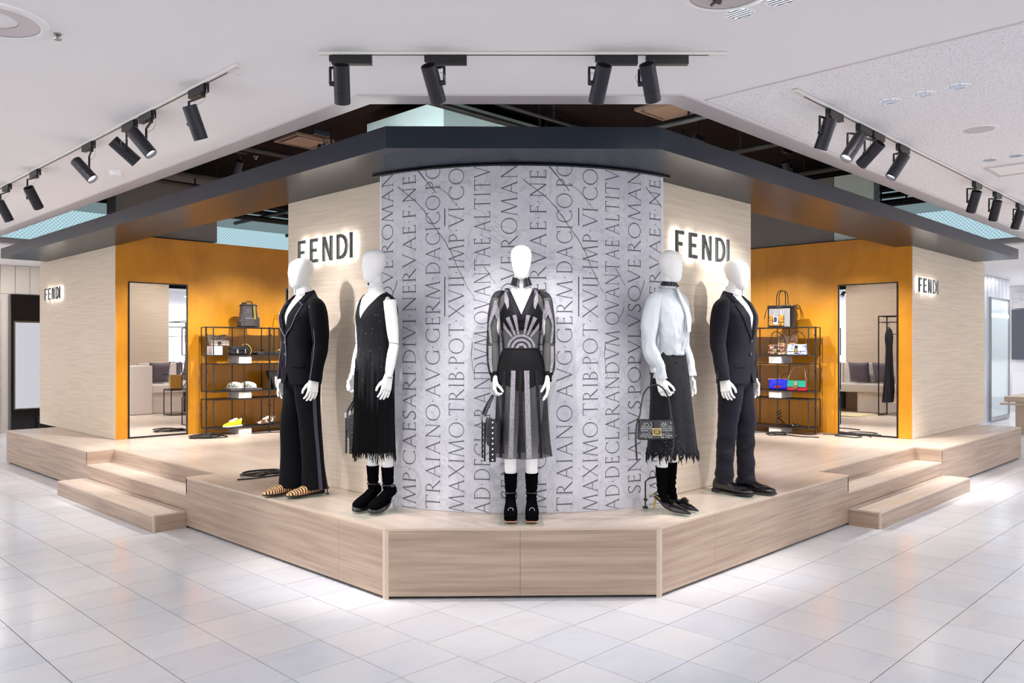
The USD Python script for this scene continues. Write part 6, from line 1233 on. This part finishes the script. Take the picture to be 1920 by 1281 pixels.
# right shelf, upper cage
z = LV[2][0] + .0045; R4 = 4 * BAY
t = Thing('stone_block', 'white stone riser behind the snakeskin bag in the upper right cage', 'stone block', loc=onR(R4 - .36, .25, z), rz=RZ); t.add('block', rbox((-.14, -.03, 0), (.10, .09, .10), .003), 'stone')
t = Thing('saddle_bag', 'tan snakeskin bag with a curved handle behind the dark clasp bag', 'handbag', loc=onR(R4 - .40, .235, z + .101), rz=RZ)
bb = sg.Polygon(spline([(-.12, 0), (-.135, .08), (-.10, .165), (-.03, .17), (.04, .150), (.11, .172), (.13, .10), (.12, 0)], 50)); m = extrude(bb, .05, -.025); t.add('body', fixo(trimesh.Trimesh(np.c_[m.vertices[:, 0], m.vertices[:, 2], m.vertices[:, 1]], m.faces, process=False)), 'snake', smooth=40)
baguette('clasp_bag', 'dark baroque-patterned bag with a looping strap in the upper right cage', onR(R4 - .475, .09, z), RZ, 'baroque', .245, .135, .085, 'baroque', .55, 'black_leather', .18, -.02, True, False, 'black_leather')
baguette('clasp_bag', 'pale blue floral baguette bag with a brown strap in the upper right cage', onR(R4 - .20, .10, z), RZ, 'sky_floral', .265, .14, .06, 'sky_floral', .62, 'brown_strap', .17)
z = LV[1][0] + .0045
t = Thing('pouch', 'glossy blue pouch with a brown wrist strap in the middle right cage', 'handbag', loc=onR(R4 - .47, .12, z + .004), rz=RZ); m = T3(MF(rbox((-.135, -.035, 0), (.135, .035, .145), .022, 12)).refine_to_length(.02)); b = t.add('body', wrinkle(m, .004, (22, 22, 22), 9), 'foil_blue', smooth=50)
t.add('zip', rbox((-.130, -.006, .143), (.130, .006, .150), .002), 'gold_metal', parent=b); t.add('tag', rbox((-.045, -.0395, .03), (.05, -.035, .055), .002), 'sequin_red', parent=b); t.add('wrist_strap', strap([(.02, 0, .148), (.05, 0, .19), (.09, 0, .225), (.13, 0, .215), (.145, 0, .17), (.125, 0, .145)], .005), 'brown_strap', smooth=60); t.add('zip_end', rbox((-.155, -.008, .135), (-.128, .008, .152), .004), 'rose_metal', parent=b)
baguette('clasp_bag', 'green and red sequinned bag with a rose strap in the middle right cage', onR(R4 - .20, .10, z), RZ, 'sequin_red', .27, .135, .075, 'sequin_green', .58, 'rose_metal', .19, .02, True, False, 'rose_metal')
z = LV[0][0] + .0045
for k, lab in enumerate(('standing', 'lying')):
    t = Thing('strappy_heel', f'{lab} black strappy high heel in the lowest cage of the right shelf', 'shoe', loc=onR(R4 - .42 + .14 * k, .14 - .03 * k, z), rz=RZ + (.35 if k else .1))
    f = t.add('sole', shoe([(-.08, 0, .02, .10, .108), (-.04, 0, .025, .085, .093), (.03, 0, .028, .02, .028), (.09, 0, .036, .0, .010), (.14, 0, .012, .0, .010)]) if k == 0 else move(shoe([(-.08, 0, .02, .012, .030), (-.0, 0, .026, .012, .034), (.08, 0, .036, .010, .036), (.13, 0, .02, .012, .03)]), (0, 0, 0)), 'patent', smooth=50)
    t.add('heel', tube([(-.07, 0, .10), (-.085, 0, .05), (-.082, 0, .001)], (.009, .006, .004), 8) if k == 0 else tube([(-.08, 0, .02), (-.14, .02, .035), (-.17, .03, .05)], (.009, .006, .004), 8), 'patent', parent=f)
    for q in range(3 if k == 0 else 2):
        zz = .12 + .035 * q if k == 0 else .03; t.add('strap', tube([(-.05 - .01 * q + .034 * math.cos(a), .032 * math.sin(a), zz + .02 * math.cos(a)) for a in np.linspace(0, 6.28, 21)[:-1]] if k == 0 else [(.02 + .05 * q + .0, .034 * math.cos(a), .024 + .03 * abs(math.sin(a))) for a in np.linspace(0, 3.14, 14)], .004, 6, k == 0), 'patent', smooth=60, parent=f)
# --- bags in the women's hands
def world(t, p): c, s = math.cos(t.rz), math.sin(t.rz); return (t.loc[0] + c * p[0] - s * p[1], t.loc[1] + s * p[0] + c * p[1], t.loc[2] + p[2])
b3 = world(w3, (.065, -.275, .53))
bg = baguette('studded_bag', 'black studded baguette bag hanging from the hand of the mannequin in white satin', b3, w3.rz + math.pi / 2 + .12 - math.pi / 2 + .75, 'black_leather', .245, .135, .055, None, .6, 'black_leather', .235, 0, True, True)
bg.add('long_strap', strap([(-.115, .0, .145), (-.135, -.01, .05), (-.132, -.008, -.06), (-.125, 0, -.14)], .006), 'black_leather', smooth=60)
bg.add('long_strap', strap([(.115, .0, .145), (.125, -.015, .05), (.120, -.01, -.06), (.105, 0, -.16)], .006), 'black_leather', smooth=60)
def side_bag(label, loc, rz, eye='stud'):
    t = Thing('strap_bag', label, 'handbag', loc=loc, rz=rz); b = t.add('body', rbox((-.12, -.032, .0), (.12, .032, .155), .016, 10), 'black_leather', smooth=40); t.add('flap', rbox((-.122, -.042, .06), (.122, .02, .165), .012, 10), 'pack_dark', smooth=40, parent=b)
    for x in (-.085, .085):
        t.add('belt', rbox((x - .020, -.054, -.10), (x + .020, -.042, .17), .004), 'black_leather', parent=b)
        t.add('eyelets', cat([cyl((x, -.0535, -.085 + .034 * k), (x, -.057, -.085 + .034 * k), .0058, 12) for k in range(8)]), eye, parent=b, kind='stuff', label='metal eyelets along the strap')
        t.add('buckle', rbox((x - .024, -.060, .150), (x + .024, -.040, .190), .004), 'steel', parent=b)
        t.add('handle', strap([(x, -.048, .18), (x * .75, -.03, .23), (x * .4, .0, .29), (x * .1, .012, .315)], .009), 'pack_dark', smooth=60)
    t.add('end_belt', rbox((.119, -.022, -.10), (.127, .022, .175), .003), 'black_leather', parent=b); t.add('eyelets', cat([cyl((.1265, 0, -.085 + .034 * k), (.1290, 0, -.085 + .034 * k), .0058, 12) for k in range(8)]), eye, parent=b, kind='stuff', label='metal eyelets along the strap')
    return t
side_bag('black buckled bag with eyelet straps in the hand of the mannequin in sheer black', world(w2, (.115, -.200, .52)), w2.rz + .12)
side_bag('black bag half hidden behind the fringed dress, in the mannequin\'s far hand', world(w1, (-.01, -.245, .50)), w1.rz + math.pi / 4, 'button')

# --- garment racks, bench, table and cables of the shop's inside (the mirrors show them)
def rack(label, loc, rz, L, h=1.68, d=.38):
    t = Thing('garment_rack', label, 'rack', loc=loc, rz=rz); w = .016; E_ = []
    for x in (0, L):
        E_ += [rod((x, 0, w / 2), (x, 0, h), w), rod((x, d, w / 2), (x, d, h), w), rod((x, 0, h), (x, d, h), w), rod((x, 0, w / 2 + .001), (x, d, w / 2 + .001), w)]
    E_ += [rod((0, y, h), (L, y, h), w) for y in (0, d)] + [rod((0, y, h * .82), (L, y, h * .82), w * .7) for y in (d,)]
    t.add('frame', U(*E_), 'shelf_steel'); t.add('rail', cyl((0, d / 2, h - .1), (L, d / 2, h - .1), .009, 12), 'shelf_steel'); t.add('rail_drop', U(rod((0, 0, h - .1), (0, d, h - .1), w * .8), rod((L, 0, h - .1), (L, d, h - .1), w * .8)), 'shelf_steel')
    return t
def garment(label, catg, loc, rz, secs, m, seed=0):
    """hangs from its hook at the origin"""
    t = Thing('hanging_' + catg.replace(' ', '_'), label, catg, loc=loc, rz=rz)
    hx, hy = (.12, 0) if secs is GOWN else (0, .17)
    t.add('hanger', cat([strap([(0, 0, .0), (0, .012, .012), (0, .014, -.012), (0, 0, -.03), (0, 0, -.075)], .003), tube([(-hx, -hy, -.13), (0, 0, -.075), (hx, hy, -.13)], .007, 8)]), 'black_metal', smooth=60)
    t.add('cloth', wrinkle(loft(secs, 64, 60, lambda a, z: .10 * np.sin(7 * a + z * 3) * np.clip((-.3 - z), 0, 1) + .05 * np.sin(13 * a)), .006, (9, 9, 3), seed), m, smooth=60)
rk = rack('black garment rack standing at the left end of the corner wall', (3.775, 6.50, P), 0.0, 1.0, 1.68, .06)
GOWN = [(-1.35, 0, 0, .20, .085, 2), (-1.0, 0, 0, .15, .06, 2), (-.6, 0, 0, .10, .05, 2), (-.42, 0, 0, .09, .045, 2), (-.25, 0, 0, .11, .055, 2), (-.13, 0, 0, .09, .035, 2), (-.10, 0, 0, .05, .02, 2)]
COAT = [(-.95, 0, 0, .09, .24, 2.4), (-.5, 0, 0, .08, .22, 2.4), (-.2, 0, 0, .075, .215, 2.4), (-.13, 0, 0, .055, .17, 2.2), (-.09, 0, 0, .03, .06, 2)]
mat('coat_grey', srgb(120, 114, 112), .8); mat('lace_cream', srgb(222, 208, 190), .7, srgb(180, 160, 140), scale=60, detail=2)
garment('grey coat on the rack at the left end of the corner wall', 'coat', (4.45, 6.53, P + 1.575), math.pi / 2 * 0, COAT, 'coat_grey', 3)
r2 = rack('black garment rack with two gowns beside the bench, seen in the right mirror', (7.375, 4.22, P), math.pi / 2, .95)
garment('long black gown on the rack seen in the right mirror', 'gown', (7.18, 5.07, P + 1.575), 0, GOWN, 'suit_dark', 1); garment('long cream lace gown on the rack seen in the right mirror', 'gown', (7.18, 4.88, P + 1.575), 0, GOWN, 'lace_cream', 2)
mat('upholstery', srgb(226, 218, 212), .8); mat('cushion', srgb(92, 82, 96), .7, sheen_weight=.4)
bn = Thing('bench', 'pale upholstered corner bench around the back of the corner wall', 'bench', loc=(6.4, 6.4, P))
for nm, a, b in (('seat', (5.60, 6.30, P + .36), (6.98, 6.96, P + .50)), ('seat', (6.32, 5.10, P + .36), (6.98, 6.28, P + .50)), ('backrest', (5.62, 6.205, P + .36), (6.30, 6.30, P + .87)), ('backrest', (6.205, 5.10, P + .36), (6.30, 6.20, P + .87)), ('arm', (5.22, 6.205, P + .001), (5.60, 6.98, P + .84)), ('base', (5.61, 6.34, P + .001), (6.16, 6.93, P + .36)), ('base', (6.40, 5.14, P + .001), (6.95, 5.70, P + .36)), ('base', (6.40, 6.34, P + .001), (6.95, 6.93, P + .36))):
    bn.add(nm, rbox(a, b, .02, 10), 'upholstery', smooth=40, world=True)
def cushion(label, loc, rz, tilt):
    t = Thing('cushion', label, 'cushion', loc=loc, rz=rz, group=None); a = np.linspace(-1, 1, 25); X, Z = np.meshgrid(a, a); e = (1 - X ** 4) * (1 - Z ** 4); Y = .08 * e ** .5; s = .19
    pinch = 1 - .07 * (1 - np.abs(X) ** 2) * Z ** 2; pz = 1 - .07 * (1 - np.abs(Z) ** 2) * X ** 2
    f = np.stack([X * s * pz, -Y, Z * s * pinch], -1); bck = np.stack([X * s * pz, Y, Z * s * pinch], -1); n = 25; i, j = np.meshgrid(np.arange(n - 1), np.arange(n - 1), indexing='ij'); q = np.stack([i * n + j, i * n + j + 1, (i + 1) * n + j + 1, (i + 1) * n + j], -1).reshape(-1, 4); Fq = np.vstack([q[:, [0, 1, 2]], q[:, [0, 2, 3]]])
    m = trimesh.Trimesh(np.vstack([f.reshape(-1, 3), bck.reshape(-1, 3)]), np.vstack([Fq, Fq[:, ::-1] + n * n]), process=False); t.add('cover', move(m, (0, 0, .19), rx=tilt), 'cushion', smooth=True)
for lab, loc, rz in (('left one of two purple-grey cushions in the right mirror', (6.46, 5.85, P + .51), -math.pi / 2 + math.pi), ('right one of two purple-grey cushions in the right mirror', (6.47, 5.42, P + .51), math.pi / 2 + .15), ('purple-grey cushion behind the gold bag in the left mirror', (5.92, 6.46, P + .51), math.pi)): cushion(lab, loc, rz, .22)
tb = Thing('side_table', 'black wire-frame side table carrying a gold bag, seen in the left mirror', 'table', loc=(5.68, 7.25, P)); tb.add('frame', U(*frame_bars((0, 0, .008), (.38, .30, .43), .012)), 'shelf_steel'); tb.add('top', box((-.006, -.006, .4365), (.386, .306, .446)), 'shelf_steel')
t, b = tote('gold_bag', 'gold leather bag on the wire side table, seen in the left mirror', (5.82, 7.40, P + .4465), math.pi + .3, 'gold_metal', .20, .24, .13, .5, .0); t.add('strap', strap([(-.09, 0, .22), (-.16, .05, .24), (-.19, .08, .16), (-.16, .05, .08), (-.12, .02, .02)], .006), 'black_leather', smooth=60); t.add('strap', strap([(.09, 0, .23), (.16, -.05, .25), (.22, -.08, .235)], .006), 'black_leather', smooth=60)
mat('rug_cream', srgb(222, 210, 176), .9, srgb(190, 176, 140), scale=30, detail=2)
rg = Thing('rug', 'small cream woven rug beside the bench, seen in the right mirror', 'rug', loc=(7.6, 5.7, P)); rg.add('pile', T3(MF(rbox((-.45, -.35, .001), (.35, .35, .016), .004)).refine_to_length(.08)), 'rug_cream'); rg.add('tassels', cat([tube([(-.45 + .04 * k, -.35, .006), (-.45 + .04 * k + .01, -.42, .005)], .006, 5) for k in range(21)]), 'rug_cream', kind='stuff')
def cable(label, centre, loops, tails, seed, r=.0065, rad=(.10, .17)):
    rr = random.Random(seed); pts = []
    for k in range(loops * 8):
        a = k * 2 * math.pi / 8; q = rr.uniform(*rad); pts.append((q * 1.25 * math.cos(a) + rr.uniform(-.03, .03), q * math.sin(a) + rr.uniform(-.02, .02), r + .002 + (k // 8) * r * 1.7 + rr.uniform(0, .003)))
    pts = [(*q, r + .001) for q in tails[0]] + pts + [(*q, r + .001) for q in tails[1]]
    t = Thing('cable', label, 'cable', loc=(*centre, P)); t.add('cord', tube(spline(pts, len(pts) * 7), r, 7), 'black_metal', smooth=60)
cable('coil of black cable on the floor by the rack at the corner wall\'s left end', (3.62, 6.70), 3, ([(-.30, -.10), (-.2, -.13)], [(.1, .12), (.13, -.05)]), 1); cable('coil of black cable before the left mirror and shelf', (4.62, 10.02), 3, ([(-.20, .05)], [(.22, .05), (.45, .10)]), 2)
cable('tangle of black cable under the left shelf', (5.85, 9.93), 2, ([(-.6, .1), (-.4, .05)], [(.3, .1)]), 3); cable('loops of black cable under the right shelf', (10.03, 4.98), 2, ([(.05, -.55), (.0, -.4), (-.02, -.3)], [(.02, .4), (.05, .75)]), 4, .0065, (.08, .15)); cable('black cable trailing from the right mirror to its shelf', (10.52, 4.22), 1, ([(.05, -.25)], [(.05, .2), (.0, .35)]), 5)
